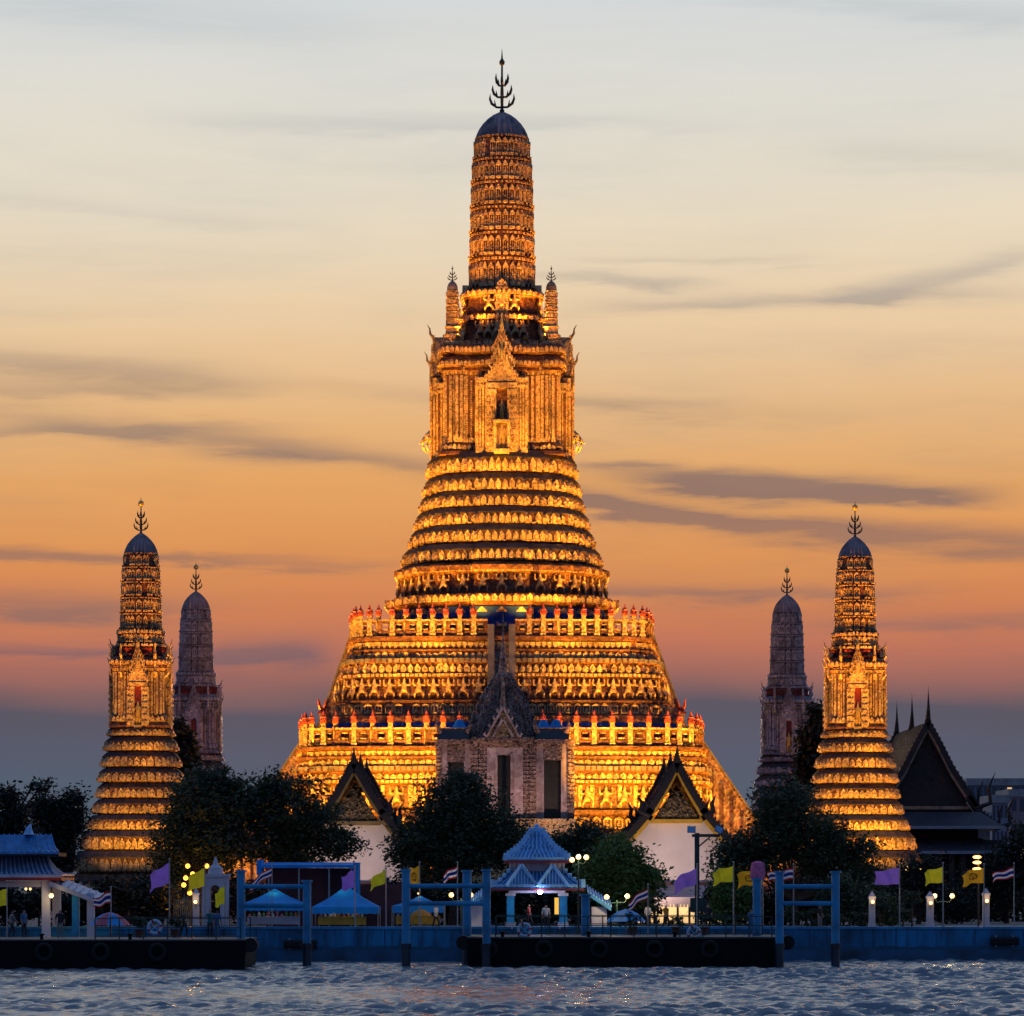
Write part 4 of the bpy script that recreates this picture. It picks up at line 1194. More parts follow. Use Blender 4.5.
# ================================================================== THAI HALLS
def hall(name, label, apex, Y, depth, up, lo, wall_hp, wall_top, wall_bot, ped, wallm, roofm, bargem, gablem, back=None, ridge_h=14, trim=None, tip=BLACKW):
    """gabled hall; up / lo: (dx, dy) pixel outlines of one slope of the upper and lower roof from the apex"""
    ax, ay = apex
    s = Y / F
    def PX(dx): return X(ax + dx, Y)
    def PZ(dy): return Z(ay + dy, Y)
    root = thing(name, (X(ax, Y), Y, GZ), label, 'temple hall')
    w_ = MB(wallm); hw = wall_hp * s; xc = X(ax, Y)
    zt, zb = PZ(wall_top), max(GZ, PZ(wall_bot))
    gx, gz_ = ped[0] * s, PZ(ped[1])
    # end walls follow the roof outline, side walls stop under the eave
    eave = PZ(lo[-1][1]) + .15
    pts = [(xc - hw, GZ), (xc + hw, GZ), (xc + hw, eave)] + [(xc + (p[0] - 2.0) * s, PZ(p[1]) - .35) for p in reversed(lo) if p[0] * s < hw] + [(xc + gx, zt), (xc - gx, zt)] + [(xc - (p[0] - 2.0) * s, PZ(p[1]) - .35) for p in lo if p[0] * s < hw] + [(xc - hw, eave)]
    w_.prism_y(pts, Y + 1.2, Y + depth - 1.0)
    w_.build('wall', root)
    # pediment
    pe = MB(gablem, bargem)
    pe.prism_y([(xc - gx, zt), (xc + gx, zt), (xc + gx * .42, PZ(ped[1] + (wall_top - ped[1]) * .44)), (xc, gz_), (xc - gx * .42, PZ(ped[1] + (wall_top - ped[1]) * .44))], Y + .9, Y + 1.6)
    R2 = random.Random(3)
    for i in range(70):
        v = R2.random(); u = R2.uniform(-1, 1) * (1 - v) * .85
        x_ = xc + u * gx; z_ = zt + v * (gz_ - zt) * .9 + .1
        pe.box(x_ - .09, x_ + .09, Y + .82, Y + .92, z_, z_ + .16)
    pe.use(bargem); pe.box(xc - gx * 1.12, xc + gx * 1.12, Y + .7, Y + 1.65, zt - .3, zt)
    pe.build('pediment', root)
    # roofs: two slopes per tier, real thickness
    def slope(mb, outline, y0, y1, th, lift=0):
        for sx in (-1, 1):
            top = [(xc + sx * dx * s, PZ(dy) + lift) for dx, dy in outline]
            bot = [(a, b - th) for a, b in reversed(top)]
            mb.prism_y(top + bot, y0, y1)
    for i, (outl, y0, y1, lift) in enumerate(((up, Y, Y + depth, 0), (lo, Y + .35, Y + depth - .3, -.12))):
        rf = MB(roofm); slope(rf, outl, y0 + .25, y1, .28, lift)
        n = int(depth / .8)
        for k in range(n):     # tile ribs running down the slope
            yy = y0 + .5 + (y1 - y0 - .8) * k / n
            for sx in (-1, 1):
                for (a, b), (a2, b2) in zip(outl[:-1], outl[1:]):
                    rf.bar((xc + sx * a * s, yy, PZ(b) + lift + .03), (xc + sx * a2 * s, yy, PZ(b2) + lift + .03), .10, .07)
        ro = rf.build('roof', root)
        if trim:
            tb = MB(trim)
            for sx in (-1, 1):
                a, b = outl[-1]; tb.bar((xc + sx * a * s, y0 + .3, PZ(b) + lift + .02), (xc + sx * a * s, y1, PZ(b) + lift + .02), .35, .34)
            tb.build('roof_border', ro)
    # front and rear bargeboards
    for y_ in (Y, Y + depth):
        for outl in (up, lo):
            for sx in (-1, 1):
                bb = MB(tip, bargem)
                for q_, ((a, b), (a2, b2)) in enumerate(zip(outl[:-1], outl[1:])):
                    bb.use(tip); bb.bar((xc + sx * a * s, y_, PZ(b) - .02), (xc + sx * a2 * s, y_, PZ(b2) - .02), .35, .5)
                    bb.use(bargem); bb.bar((xc + sx * a * s * .98, y_ + .12, PZ(b) - .5), (xc + sx * a2 * s * .98, y_ + .12, PZ(b2) - .5), .22, .34)
                    m_ = 5
                    for j in range(m_):
                        u = (j + .5) / m_; x_ = xc + sx * (a + (a2 - a) * u) * s; z_ = PZ(b + (b2 - b) * u)
                        bb.use(tip); bb.tube([(x_, y_, z_), (x_ + sx * .14, y_, z_ + .35), (x_ + sx * .05, y_, z_ + .5)], [.10, .08, .01], 5)
                bb.build('bargeboard', root)
        for outl, sc1 in ((up, 1.0), (lo, .9)):      # upturned naga finials at the eaves
            a, b = outl[-1]
            for sx in (-1, 1):
                h_ = MB(tip)
                x_, z_ = xc + sx * a * s, PZ(b)
                L = ridge_h * s * .85 * sc1
                h_.tube([(x_ - sx * .1, y_, z_ - .2), (x_ + sx * .45 * L, y_, z_ + .1 * L), (x_ + sx * .38 * L, y_, z_ + .6 * L), (x_ + sx * .6 * L, y_, z_ + 1.1 * L)], [.26, .24, .16, .02], 6)
                h_.tube([(x_ + sx * .1, y_, z_), (x_ + sx * .05 * L, y_, z_ + .5 * L), (x_ + sx * .22 * L, y_, z_ + .85 * L)], [.16, .12, .02], 5)
                h_.build('eave_finial', root)
    for y_ in (Y, Y + depth * .5, Y + depth):
        ch = MB(tip); L = ridge_h * s
        ch.tube([(xc, y_ + .4, PZ(1)), (xc, y_ - .15, PZ(0) + .1 * L), (xc, y_ - .35, PZ(0) + .45 * L), (xc, y_ - .2, PZ(0) + L)], [.30, .24, .12, .015], 6)
        ch.tube([(xc, y_ - .2, PZ(0) + .2 * L), (xc, y_ - .75, PZ(0) + .30 * L), (xc, y_ - .8, PZ(0) + .42 * L)], [.12, .09, .01], 5)
        ch.build('ridge_horn', root)
    return root

h_r = hall('small_temple_hall', 'white walled hall with a dark gable roof trimmed in yellow, right of the middle', (677, 762), 252.0, 22, [(0, 0), (8, 16), (17, 32), (29, 51)], [(25, 47), (38, 62), (57, 83)], 48, 57, 165, (23, 22), WHITEH, DARKROOF, YELLOWB, CARVED, ridge_h=19)
h_l = hall('small_temple_hall', 'white walled hall with dull gable trim, half hidden between two trees left of the middle', (354, 763), 252.0, 22, [(0, 0), (8, 14), (18, 32), (30, 50)], [(26, 47), (38, 62), (56, 83)], 46, 58, 165, (23, 18), WHITEH, DARKROOF, mat('dull_gold', (.30, .22, .08), .5, .2, 2), CARVED, ridge_h=18)
h_d = hall('dark_temple_hall', 'large unlit dark gabled hall with tall ridge horns at the right edge', (928, 722), 318.0, 26, [(0, 0), (12, 22), (24, 46), (41, 72), (49, 84)], [(40, 74), (54, 92), (70, 104)], 52, 84, 220, (45, 10), BLACKW, DARKROOF, mat('grey_barge', (.32, .28, .20), .6, .2, 2), BLACKW, ridge_h=36, trim=mat('pale_blue_border', (.20, .28, .36), .6, .1, 1))
def dark_skirt():
    Y = 317.0; b = MB(mat('skirt_roof', (.03, .035, .045), .5, .2, 1), mat('pale_blue_border', (.2, .28, .36), .6), BLACKW)
    x0, x1 = X(880, Y), X(1002, Y)
    for (ya, yb, yo, grow) in ((828, 812, 2.4, 0), (853, 838, 4.0, .8)):
        za, zb = Z(ya, Y), Z(yb, Y)
        b.use(b.mats[0]); b.loft([[(x0 - grow, Y - yo, za), (x1 + grow, Y - yo, za), (x1 + grow, Y + 20, za), (x0 - grow, Y + 20, za)], [(x0 + 2, Y - .1, zb), (x1 - 2, Y - .1, zb), (x1 - 2, Y + 18, zb), (x0 + 2, Y + 18, zb)]])
        b.use(b.mats[1]); b.box(x0 - grow, x1 + grow, Y - yo - .12, Y - yo + .1, za - .12, za + .16)
    b.use(BLACKW)
    for i in range(10):
        xx_ = x0 + .6 + (x1 - x0 - 1.6) * i / 9; b.box(xx_, xx_ + .5, Y - 3.2, Y - 2.7, GZ, Z(853, Y))
    b.box(x0 + .5, x1 - .5, Y - .5, Y + 18, GZ, Z(840, Y))
    b.build('veranda_roof', h_d)
dark_skirt()
for hh, ax in ((h_r, 677), (h_l, 354)):
    Y = 251.6
    a = MB(mat('awning_cloth', (.42, .38, .42), .8, .1, 1, .2, 2)); x0, x1 = X(ax - 42, Y), X(ax + 40, Y)
    a.prism_x([(Y + 1.4, Z(884, Y)), (Y - 2.2, Z(897, Y)), (Y - 2.2, Z(904, Y)), (Y - 2.1, Z(904, Y)), (Y - 2.1, Z(897.5, Y) - .04), (Y + 1.4, Z(885, Y) - .1)], x0, x1)
    for i in range(24):
        xa = x0 + (x1 - x0) * i / 24; a.box(xa + .02, xa + .2, Y - 2.24, Y - 2.2, Z(907, Y), Z(903.5, Y))
    a.build('awning', hh)
    e = MB(MAROON); e.box(x0 + .3, x1 - .3, Y + 1.12, Y + 1.22, Z(888, Y), Z(882, Y)); e.build('dark_band', hh)
    pw = MB(BLACKW)
    for i in range(7):
        xa = x0 + .4 + (x1 - x0 - .9) * i / 6; pw.box(xa, xa + .16, Y - 2.1, Y - 1.95, GZ, Z(898, Y))
    pw.build('post', hh)
    for fx in (.2, .5, .8):
        xa = x0 + (x1 - x0) * fx
        bl = MB(mat('lamp_glass', (.9, .8, .6), .4, 0, 1, emit=(1, .58, .18), estr=2.0)); bl.sphere((xa, Y - .7, 4.05), .12, 8); bo = bl.build('lamp', hh)
        lamp('POINT', 'lamp_light', (xa, Y - .7, 3.7), hh, 130 if ax == 677 else 18, (1, .66, .25), .12)
# added fill floods that warm the white gables, no lamp known there
for hx, e in ((677, 1.0), (354, .8)):
    hh = h_r if hx == 677 else h_l
    flood(hh, (X(hx, 246) - 1.5, 246.5, GZ + 1.2), (X(hx, 252), 252, 10.5), 1900 * e, (1, .66, .50), 130)

# ================================================================== TREES
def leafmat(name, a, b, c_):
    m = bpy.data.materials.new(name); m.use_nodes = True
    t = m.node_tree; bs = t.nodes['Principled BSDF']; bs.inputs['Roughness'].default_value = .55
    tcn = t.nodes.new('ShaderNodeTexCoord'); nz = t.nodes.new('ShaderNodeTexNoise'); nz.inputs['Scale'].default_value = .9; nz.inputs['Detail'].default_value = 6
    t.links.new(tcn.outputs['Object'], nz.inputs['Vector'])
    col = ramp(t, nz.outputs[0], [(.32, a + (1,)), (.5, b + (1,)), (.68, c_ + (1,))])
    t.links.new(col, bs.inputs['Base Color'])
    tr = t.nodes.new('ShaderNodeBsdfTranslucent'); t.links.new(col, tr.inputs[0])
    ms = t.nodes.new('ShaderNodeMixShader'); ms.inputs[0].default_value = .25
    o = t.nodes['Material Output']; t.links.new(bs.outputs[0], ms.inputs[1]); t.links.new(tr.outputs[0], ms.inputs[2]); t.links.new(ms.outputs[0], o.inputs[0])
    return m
LF_DARK = leafmat('leaf_dark', (.018, .036, .020), (.030, .058, .028), (.05, .085, .035))
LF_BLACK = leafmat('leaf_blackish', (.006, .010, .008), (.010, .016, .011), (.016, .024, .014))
LF_GREEN = leafmat('leaf_green', (.05, .10, .02), (.08, .16, .035), (.12, .21, .05))
BARK = mat('bark', (.06, .045, .035), .9, .3, 3, .5)

def leaves(blobs, n, size, seed, hollow=.35, sprig=.5):
    """leaf quads spread through lobes in clumps; blobs: (x, y, z, rx, ry, rz)"""
    g_ = np.random.default_rng(seed)
    vol = np.array([b[3] * b[5] for b in blobs]); vol = vol / vol.sum()
    V = []
    for b, f in zip(blobs, vol):
        k = max(30, int(n * f * .88)); nc = max(8, k // 42)
        d = g_.normal(size=(nc, 3)); d /= np.linalg.norm(d, axis=1)[:, None]
        r = (hollow + (1.04 - hollow) * g_.random(nc) ** .55) * (1 + .13 * g_.normal(size=nc))
        cc = d * r[:, None] * np.array(b[3:6]) + np.array(b[:3])
        which = g_.integers(0, nc, k)
        p = cc[which] + g_.normal(size=(k, 3)) * sprig * np.array([1, 1, .7])
        s_ = size * (.6 + .8 * g_.random(k))
        u = g_.normal(size=(k, 3)); u[:, 2] *= .6; u /= np.linalg.norm(u, axis=1)[:, None]
        w_ = g_.normal(size=(k, 3)); v = np.cross(u, w_); v /= np.linalg.norm(v, axis=1)[:, None]
        U = u * s_[:, None]; W_ = v * (s_ * .45)[:, None]
        V.append(np.stack([p - U, p + W_, p + U, p - W_], 1))
    V = np.concatenate(V).reshape(-1, 3)
    return V

def tree(name, label, Y, lobes, seed, m=LF_DARK, n=9000, size=.155, trunk=None, group='trees on the bank', sprig=.55, depth=1.0, zbase=GZ):
    """lobes: (px, py, rx px, ry px) of the crown at distance Y"""
    g_ = random.Random(seed); s = Y / F
    bl = []
    for px, py, rx, ry in lobes:
        bl.append((X(px, Y), Y + g_.uniform(-.35, .35) * rx * s * depth, Z(py, Y), rx * s, max(1.0, rx * s * .9 * depth), ry * s))
    for (bx, by, bz, rx, ry, rz) in list(bl):
        for _ in range(3):
            a = g_.uniform(0, 6.28); q_ = g_.uniform(.85, 1.12); f = g_.uniform(.24, .42)
            if math.sin(a) < -.5: continue
            bl.append((bx + rx * q_ * math.cos(a), by + g_.uniform(-.5, .5) * ry, bz + rz * q_ * math.sin(a), rx * f, ry * f, rz * f))
    tx = X(trunk, Y) if trunk is not None else sum(b[0] * b[3] for b in bl) / sum(b[3] for b in bl)
    root = thing(name, (tx, Y, zbase), label, 'tree', group)
    V = leaves(bl, int(n * 1.55), size, seed, sprig=sprig * .85)
    me = bpy.data.meshes.new('crown'); k = len(V) // 4
    V = V - np.array([tx, Y, zbase])
    me.vertices.add(len(V)); me.vertices.foreach_set('co', V.astype(np.float32).ravel())
    me.loops.add(k * 4); me.loops.foreach_set('vertex_index', np.arange(k * 4, dtype=np.int32))
    me.polygons.add(k); me.polygons.foreach_set('loop_start', np.arange(0, k * 4, 4, dtype=np.int32)); me.polygons.foreach_set('loop_total', np.full(k, 4, dtype=np.int32))
    me.update(calc_edges=True); me.materials.append(m)
    o = bpy.data.objects.new('crown', me); sc.collection.objects.link(o); o.parent = root
    tb = MB(BARK)
    zc = min(b[2] - b[5] * .3 for b in bl)
    fork = zbase + max(1.0, (zc - zbase) * .75)
    rt = .16 + .02 * sum(b[3] for b in bl) / len(bl) * 3
    tb.tube([(tx, Y, zbase - .2), (tx + .08, Y, zbase + (fork - zbase) * .5), (tx - .05, Y, fork)], [rt * 1.4, rt, rt * .85], 9)
    for b in bl:
        mid = ((tx + b[0]) / 2 + g_.uniform(-.3, .3), (Y + b[1]) / 2, (fork + b[2]) / 2 + .3)
        tb.tube([(tx, Y, fork - .3), mid, (b[0], b[1], b[2])], [rt * .6, rt * .35, .05], 6)
        for _ in range(4):
            d = Vector((g_.uniform(-1, 1) * b[3], g_.uniform(-1, 1) * b[4], g_.uniform(-.3, 1) * b[5])) * .7
            tb.tube([(b[0], b[1], b[2]), (b[0] + d.x, b[1] + d.y, b[2] + d.z)], [.06, .015], 5)
    tb.build('trunk', root)
    return root

tree('round_tree', 'big dark leafy tree in front of the left golden tower', 236, [(205, 812, 36, 36), (180, 838, 23, 26), (232, 800, 22, 25), (176, 872, 18, 18), (215, 848, 34, 24), (196, 788, 20, 17)], 11, n=15000, trunk=203)
tree('round_tree', 'dark leafy tree with gappy lower boughs, left of the blue market tents', 238, [(284, 812, 34, 30), (262, 800, 20, 22), (310, 830, 28, 22), (330, 846, 22, 17), (268, 846, 30, 18), (300, 855, 20, 10)], 12, n=11500, trunk=277)
tree('round_tree', 'wide dark tree covering the foot of the crowned pavilion', 240, [(455, 822, 38, 42), (425, 838, 30, 30), (490, 832, 32, 32), (404, 852, 18, 22), (512, 846, 20, 24), (450, 862, 44, 24), (466, 796, 22, 16)], 13, n=20000, trunk=452)
tree('round_tree', 'dense dark tree in front of the right golden tower', 238, [(790, 818, 30, 34), (768, 842, 30, 26), (812, 848, 30, 28), (838, 862, 30, 26), (745, 866, 24, 18), (860, 880, 20, 16), (735, 850, 14, 10)], 14, n=17000, trunk=795)
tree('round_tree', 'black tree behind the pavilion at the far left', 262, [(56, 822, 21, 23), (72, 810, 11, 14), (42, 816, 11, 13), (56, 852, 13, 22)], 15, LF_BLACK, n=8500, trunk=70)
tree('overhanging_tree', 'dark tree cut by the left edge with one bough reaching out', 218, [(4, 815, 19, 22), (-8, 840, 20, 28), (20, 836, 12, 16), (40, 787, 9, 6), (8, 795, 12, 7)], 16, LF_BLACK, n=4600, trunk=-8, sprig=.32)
tree('bushy_tree', 'bright green bushy tree behind the globe lamp post', 232, [(618, 868, 24, 22), (640, 878, 16, 16), (598, 880, 18, 18), (628, 892, 22, 12)], 17, LF_GREEN, n=8000, size=.17, trunk=618)
tree('bushy_tree', 'darker green tree between the blue pavilion and the white hall', 250, [(585, 852, 26, 24), (560, 850, 20, 20), (602, 838, 14, 12), (572, 872, 26, 16)], 18, LF_DARK, n=8000, trunk=580)
tree('tall_dark_tree', 'thin dark tree between the golden and the grey tower on the left', 322, [(184, 762, 9, 30), (180, 735, 7, 14), (188, 790, 10, 24)], 19, LF_BLACK, n=3600, size=.3, trunk=184)
tree('tall_dark_tree', 'dark tree showing between the grey and the golden tower on the right', 322, [(814, 752, 12, 30), (820, 728, 8, 18), (808, 784, 14, 24)], 20, LF_BLACK, n=4200, size=.3, trunk=814)
tree('bushy_tree', 'low dark green tree at the foot of the right golden tower', 228, [(862, 905, 22, 14), (842, 898, 18, 16), (882, 912, 14, 9)], 21, LF_DARK, n=5000, trunk=860)
tree('bushy_tree', 'green tree behind the purple flag between the lamp post and the yellow flag', 236, [(728, 895, 12, 18), (742, 902, 12, 14), (720, 912, 8, 8)], 22, LF_GREEN, n=3200, trunk=730)
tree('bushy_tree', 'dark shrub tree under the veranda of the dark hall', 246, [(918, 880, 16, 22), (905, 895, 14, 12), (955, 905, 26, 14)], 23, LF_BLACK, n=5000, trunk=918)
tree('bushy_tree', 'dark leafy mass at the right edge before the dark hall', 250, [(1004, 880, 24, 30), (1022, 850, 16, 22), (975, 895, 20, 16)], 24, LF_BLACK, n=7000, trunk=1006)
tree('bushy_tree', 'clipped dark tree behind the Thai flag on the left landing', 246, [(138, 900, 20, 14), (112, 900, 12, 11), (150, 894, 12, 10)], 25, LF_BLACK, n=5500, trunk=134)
def hedge(pa, pb, Y, ytop, label, seed, n):
    g_ = random.Random(seed); s = Y / F; bl = []
    px = pa
    while px < pb:
        r = g_.uniform(12, 20); top = ytop + g_.uniform(-7, 5); zt = Z(top, Y); hz = (zt - GZ) / 2
        bl.append((X(px, Y), Y + g_.uniform(-.8, .8), GZ + hz, r * s, 1.2, hz * 1.05)); px += r * 1.05
    root = thing('hedge', (X((pa + pb) / 2, Y), Y, GZ), label, 'hedge')
    V = leaves(bl, n, .19, seed, .25, .35) - np.array([X((pa + pb) / 2, Y), Y, GZ])
    me = bpy.data.meshes.new('foliage'); k = len(V) // 4
    me.vertices.add(len(V)); me.vertices.foreach_set('co', V.astype(np.float32).ravel())
    me.loops.add(k * 4); me.loops.foreach_set('vertex_index', np.arange(k * 4, dtype=np.int32))
    me.polygons.add(k); me.polygons.foreach_set('loop_start', np.arange(0, k * 4, 4, dtype=np.int32)); me.polygons.foreach_set('loop_total', np.full(k, 4, dtype=np.int32))
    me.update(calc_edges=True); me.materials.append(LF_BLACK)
    o = bpy.data.objects.new('foliage', me); sc.collection.objects.link(o); o.parent = root
    st = MB(BARK)
    for b in bl:
        st.tube([(b[0], b[1], GZ - .1), (b[0], b[1], b[2] + b[5] * .6)], [.08, .03], 5)
    st.build('stems', root)['kind'] = 'stuff'
hedge(-60, 172, 233, 886, 'dark hedge behind the left landing and its pavilion', 61, 15000)
hedge(228, 335, 241, 880, 'dark hedge behind the maroon shed', 62, 7000)
hedge(385, 650, 243, 884, 'dark hedge behind the blue roofed pavilion', 63, 17000)
hedge(716, 905, 241, 886, 'dark hedge between the white hall and the purple flag', 64, 12000)
hedge(890, 1090, 262, 880, 'dark hedge in front of the dark hall', 65, 13000)
# clipped shrubs on the bank
shrub = [(880, 905, 8), (912, 897, 9), (903, 915, 8), (812, 918, 12), (835, 920, 10), (865, 918, 12), (790, 915, 9), (650, 905, 7), (512, 918, 6), (100, 925, 9), (330, 918, 4)]
for i, (px, py, r) in enumerate(shrub[:9]):
    lab = ['round clipped shrub under the dense right tree, beside the purple flag', 'small clipped shrub by the white lamp pillar, under the yellow flag', 'low clipped shrub just right of the purple flag pole',
           'low wide shrub behind the right mooring frame', 'low shrub at the right post of the mooring frame', 'broad shrub left of the white lamp pillar with the globe', 'low shrub left of the right mooring frame',
           'small rounded shrub in front of the white hall', 'small shrub under the blue roofed pavilion'][i]
    Y = 221.0 + (i % 3) * .8; s = Y / F
    root = thing('clipped_shrub', (X(px, Y), Y, GZ), lab, 'shrub', 'clipped shrubs on the bank')
    zc = Z(py, Y); V = leaves([(X(px, Y), Y, max(zc, GZ + r * s * .8), r * s, r * s, r * s * .85)], 900, .09, 40 + i, .6, .10) - np.array([X(px, Y), Y, GZ])
    me = bpy.data.meshes.new('foliage'); k = len(V) // 4
    me.vertices.add(len(V)); me.vertices.foreach_set('co', V.astype(np.float32).ravel())
    me.loops.add(k * 4); me.loops.foreach_set('vertex_index', np.arange(k * 4, dtype=np.int32))
    me.polygons.add(k); me.polygons.foreach_set('loop_start', np.arange(0, k * 4, 4, dtype=np.int32)); me.polygons.foreach_set('loop_total', np.full(k, 4, dtype=np.int32))
    me.update(calc_edges=True); me.materials.append(LF_DARK)
    o = bpy.data.objects.new('foliage', me); sc.collection.objects.link(o); o.parent = root
    st = MB(BARK); st.tube([(X(px, Y), Y, GZ - .1), (X(px, Y), Y, max(zc, GZ + .4))], [.07, .04], 6); st.build('stem', root)


# ================================================================== RIVERSIDE PAVILIONS
ROOFB = mat('blue_roof_tile', (.05, .26, .55), .4, .2, 2, .2)
RIBW = mat('pale_blue_ridge', (.28, .62, .95), .5, .12, 2, .2)
PALE = mat('pale_lilac_plaster', (.55, .55, .62), .7, .1, 1)
REDTRIM = mat('red_trim', (.35, .03, .03), .5, .1, 2)

def tiled_slope(mb, a, b, c_, d, n, rib, sag=.12, thick=.12):
    """roof field between eave a-b and top d-c with sagging ribs"""
    a, b, c_, d = map(Vector, (a, b, c_, d)); m_ = 6
    def pt(u, v):
        p = (a * (1 - u) + b * u) * (1 - v) + (d * (1 - u) + c_ * u) * v
        p.z -= sag * math.sin(math.pi * v) * (c_ - b).length * .5
        return p
    vs = []; fs = []
    for j in range(m_ + 1):
        for q_ in (0, 1): vs.append(tuple(pt(q_, j / m_)))
    for j in range(m_): fs.append((2 * j, 2 * j + 1, 2 * j + 3, 2 * j + 2))
    k = len(vs); vs += [(x, y, z - thick) for x, y, z in vs]
    fs += [tuple(i + k for i in reversed(f)) for f in fs] + [(0, 1, 1 + k, k)]
    mb.use(ROOFB); mb.add(vs, fs)
    mb.use(rib)
    for i in range(n + 1):
        for j in range(m_):
            p0, p1 = pt(i / n, j / m_), pt(i / n, (j + 1) / m_)
            if (p1 - p0).length > .02: mb.bar(p0 + Vector((0, 0, .04)), p1 + Vector((0, 0, .04)), .07, .08)

def river_pavilion():
    Y0 = 219.5; xc = X(537, Y0); s = Y0 / F; hd = 2.6; yc = Y0 + hd
    def z(p): return Z(p, Y0)
    root = thing('river_pavilion', (xc, yc, GZ), 'small open pavilion with two tiered blue tiled roof and white columns on the landing', 'pavilion')
    co = MB(BLUEP, PALE)
    for sx in (-1, 1):
        for sy in (-1, 1):
            x_ = xc + sx * 27 * s * .98; y_ = yc + sy * (hd - .5)
            co.M = None
            c1 = MB(BLUEP, PALE); c1.box(x_ - .24, x_ + .24, y_ - .24, y_ + .24, GZ, z(892)); c1.use(PALE); c1.box(x_ - .32, x_ + .32, y_ - .32, y_ + .32, GZ, GZ + .4); c1.box(x_ - .32, x_ + .32, y_ - .32, y_ + .32, z(896), z(892)); c1.build('column', root)
    be = MB(PALE, REDTRIM); w1 = 33 * s
    be.box(xc - w1, xc + w1, yc - hd, yc - hd + .3, z(893), z(889)); be.box(xc - w1, xc + w1, yc + hd - .3, yc + hd, z(893), z(889))
    be.box(xc - w1, xc - w1 + .3, yc - hd, yc + hd, z(893), z(889)); be.box(xc + w1 - .3, xc + w1, yc - hd, yc + hd, z(893), z(889)); be.build('beam', root)
    fl = MB(PALE); fl.box(xc - w1 - .3, xc + w1 + .3, yc - hd - .3, yc + hd + .3, GZ, GZ + .12); fl.build('floor_slab', root)
    lo = MB(ROOFB, RIBW, REDTRIM)
    e, t_ = 46 * s, 24 * s; ed, td = hd + 1.0, hd * .62; ze, zt = z(887.5), z(868)
    q_ = [(-1, -1), (1, -1), (1, 1), (-1, 1)]
    for i in range(4):
        (ax, ay), (bx, by) = q_[i], q_[(i + 1) % 4]
        tiled_slope(lo, (xc + ax * e, yc + ay * ed, ze), (xc + bx * e, yc + by * ed, ze), (xc + bx * t_, yc + by * td, zt), (xc + ax * t_, yc + ay * td, zt), 16, RIBW)
        lo.use(RIBW); lo.bar((xc + ax * e * 1.01, yc + ay * ed, ze + .12), (xc + bx * e * 1.01, yc + by * ed, ze + .12), .16, .16)
        lo.use(REDTRIM); lo.bar((xc + ax * e, yc + ay * ed, ze - .14), (xc + bx * e, yc + by * ed, ze - .14), .12, .12)
        lo.use(RIBW)
        for k in range(6):
            u = k / 5; p = Vector((xc + ax * e, yc + ay * ed, ze)).lerp(Vector((xc + ax * t_, yc + ay * td, zt)), u); p.z -= .12 * math.sin(math.pi * u)
            lo.box(p.x - .13, p.x + .13, p.y - .13, p.y + .13, p.z, p.z + .28 + (.25 if k == 0 else 0))
    # two gablets facing the river
    for gx in (-15.5, 15.5):
        x_ = xc + gx * s; hw = 15.5 * s; za = z(866)
        for sx in (-1, 1):
            tiled_slope(lo, (x_ + sx * hw, yc - ed - .05, ze + .02), (x_ + sx * hw, yc - td, ze + .25), (x_, yc - td, za), (x_, yc - ed + .35, za), 1, RIBW, .0, .1)
            lo.use(RIBW); lo.bar((x_ + sx * hw, yc - ed - .08, ze + .1), (x_, yc - ed + .3, za + .08), .16, .18)
        lo.use(ROOFB); lo.add([(x_ - hw, yc - ed + .02, ze), (x_ + hw, yc - ed + .02, ze), (x_, yc - ed + .38, za)], [(0, 1, 2)])
        lo.use(RIBW)
        for k in range(1, 10):
            u = -1 + k / 5; lo.bar((x_ + u * hw, yc - ed - .02, ze + .03), (x_ + u * hw, yc - ed + .36 * (1 - abs(u)), ze + (za - ze) * (1 - abs(u))), .07, .06)
    lo.build('lower_roof', root)
    dr = MB(PALE, RIBW); dr.box(xc - 28 * s, xc + 28 * s, yc - td - .35, yc + td + .35, z(871), z(861.5))
    for i in range(13):
        xa = xc - 27 * s + 54 * s * i / 12; dr.box(xa - .06, xa + .06, yc - td - .42, yc - td - .35, z(870), z(863))
    dr.build('drum', root)
    up = MB(ROOFB, RIBW, REDTRIM)
    e, ed, ze = 32 * s, td + 1.0, z(860)
    prof = [(1.0, 860), (.80, 855), (.60, 850.5), (.45, 845), (.30, 838), (.14, 830)]
    for i in range(4):
        (ax, ay), (bx, by) = q_[i], q_[(i + 1) % 4]
        for (r0, y0), (r1, y1) in zip(prof[:-1], prof[1:]):
            tiled_slope(up, (xc + ax * e * r0, yc + ay * ed * r0, z(y0)), (xc + bx * e * r0, yc + by * ed * r0, z(y0)), (xc + bx * e * r1, yc + by * ed * r1, z(y1)), (xc + ax * e * r1, yc + ay * ed * r1, z(y1)), max(3, int(14 * r0)), RIBW, 0, .08)
            up.use(RIBW); up.bar((xc + ax * e * r0, yc + ay * ed * r0, z(y0) + .08), (xc + ax * e * r1, yc + ay * ed * r1, z(y1) + .08), .20, .24)
            for u in (0, .5):
                px_, py_, pz = xc + ax * e * (r0 + (r1 - r0) * u), yc + ay * ed * (r0 + (r1 - r0) * u), z(y0 + (y1 - y0) * u)
                up.tbox(px_ - .16, px_ + .16, py_ - .16, py_ + .16, pz, pz + .45, .08)
        up.bar((xc + ax * e * 1.01, yc + ay * ed, ze + .10), (xc + bx * e * 1.01, yc + by * ed, ze + .10), .15, .15)
        up.use(REDTRIM); up.bar((xc + ax * e, yc + ay * ed, ze - .12), (xc + bx * e, yc + by * ed, ze - .12), .12, .14)
    up.build('upper_roof', root)
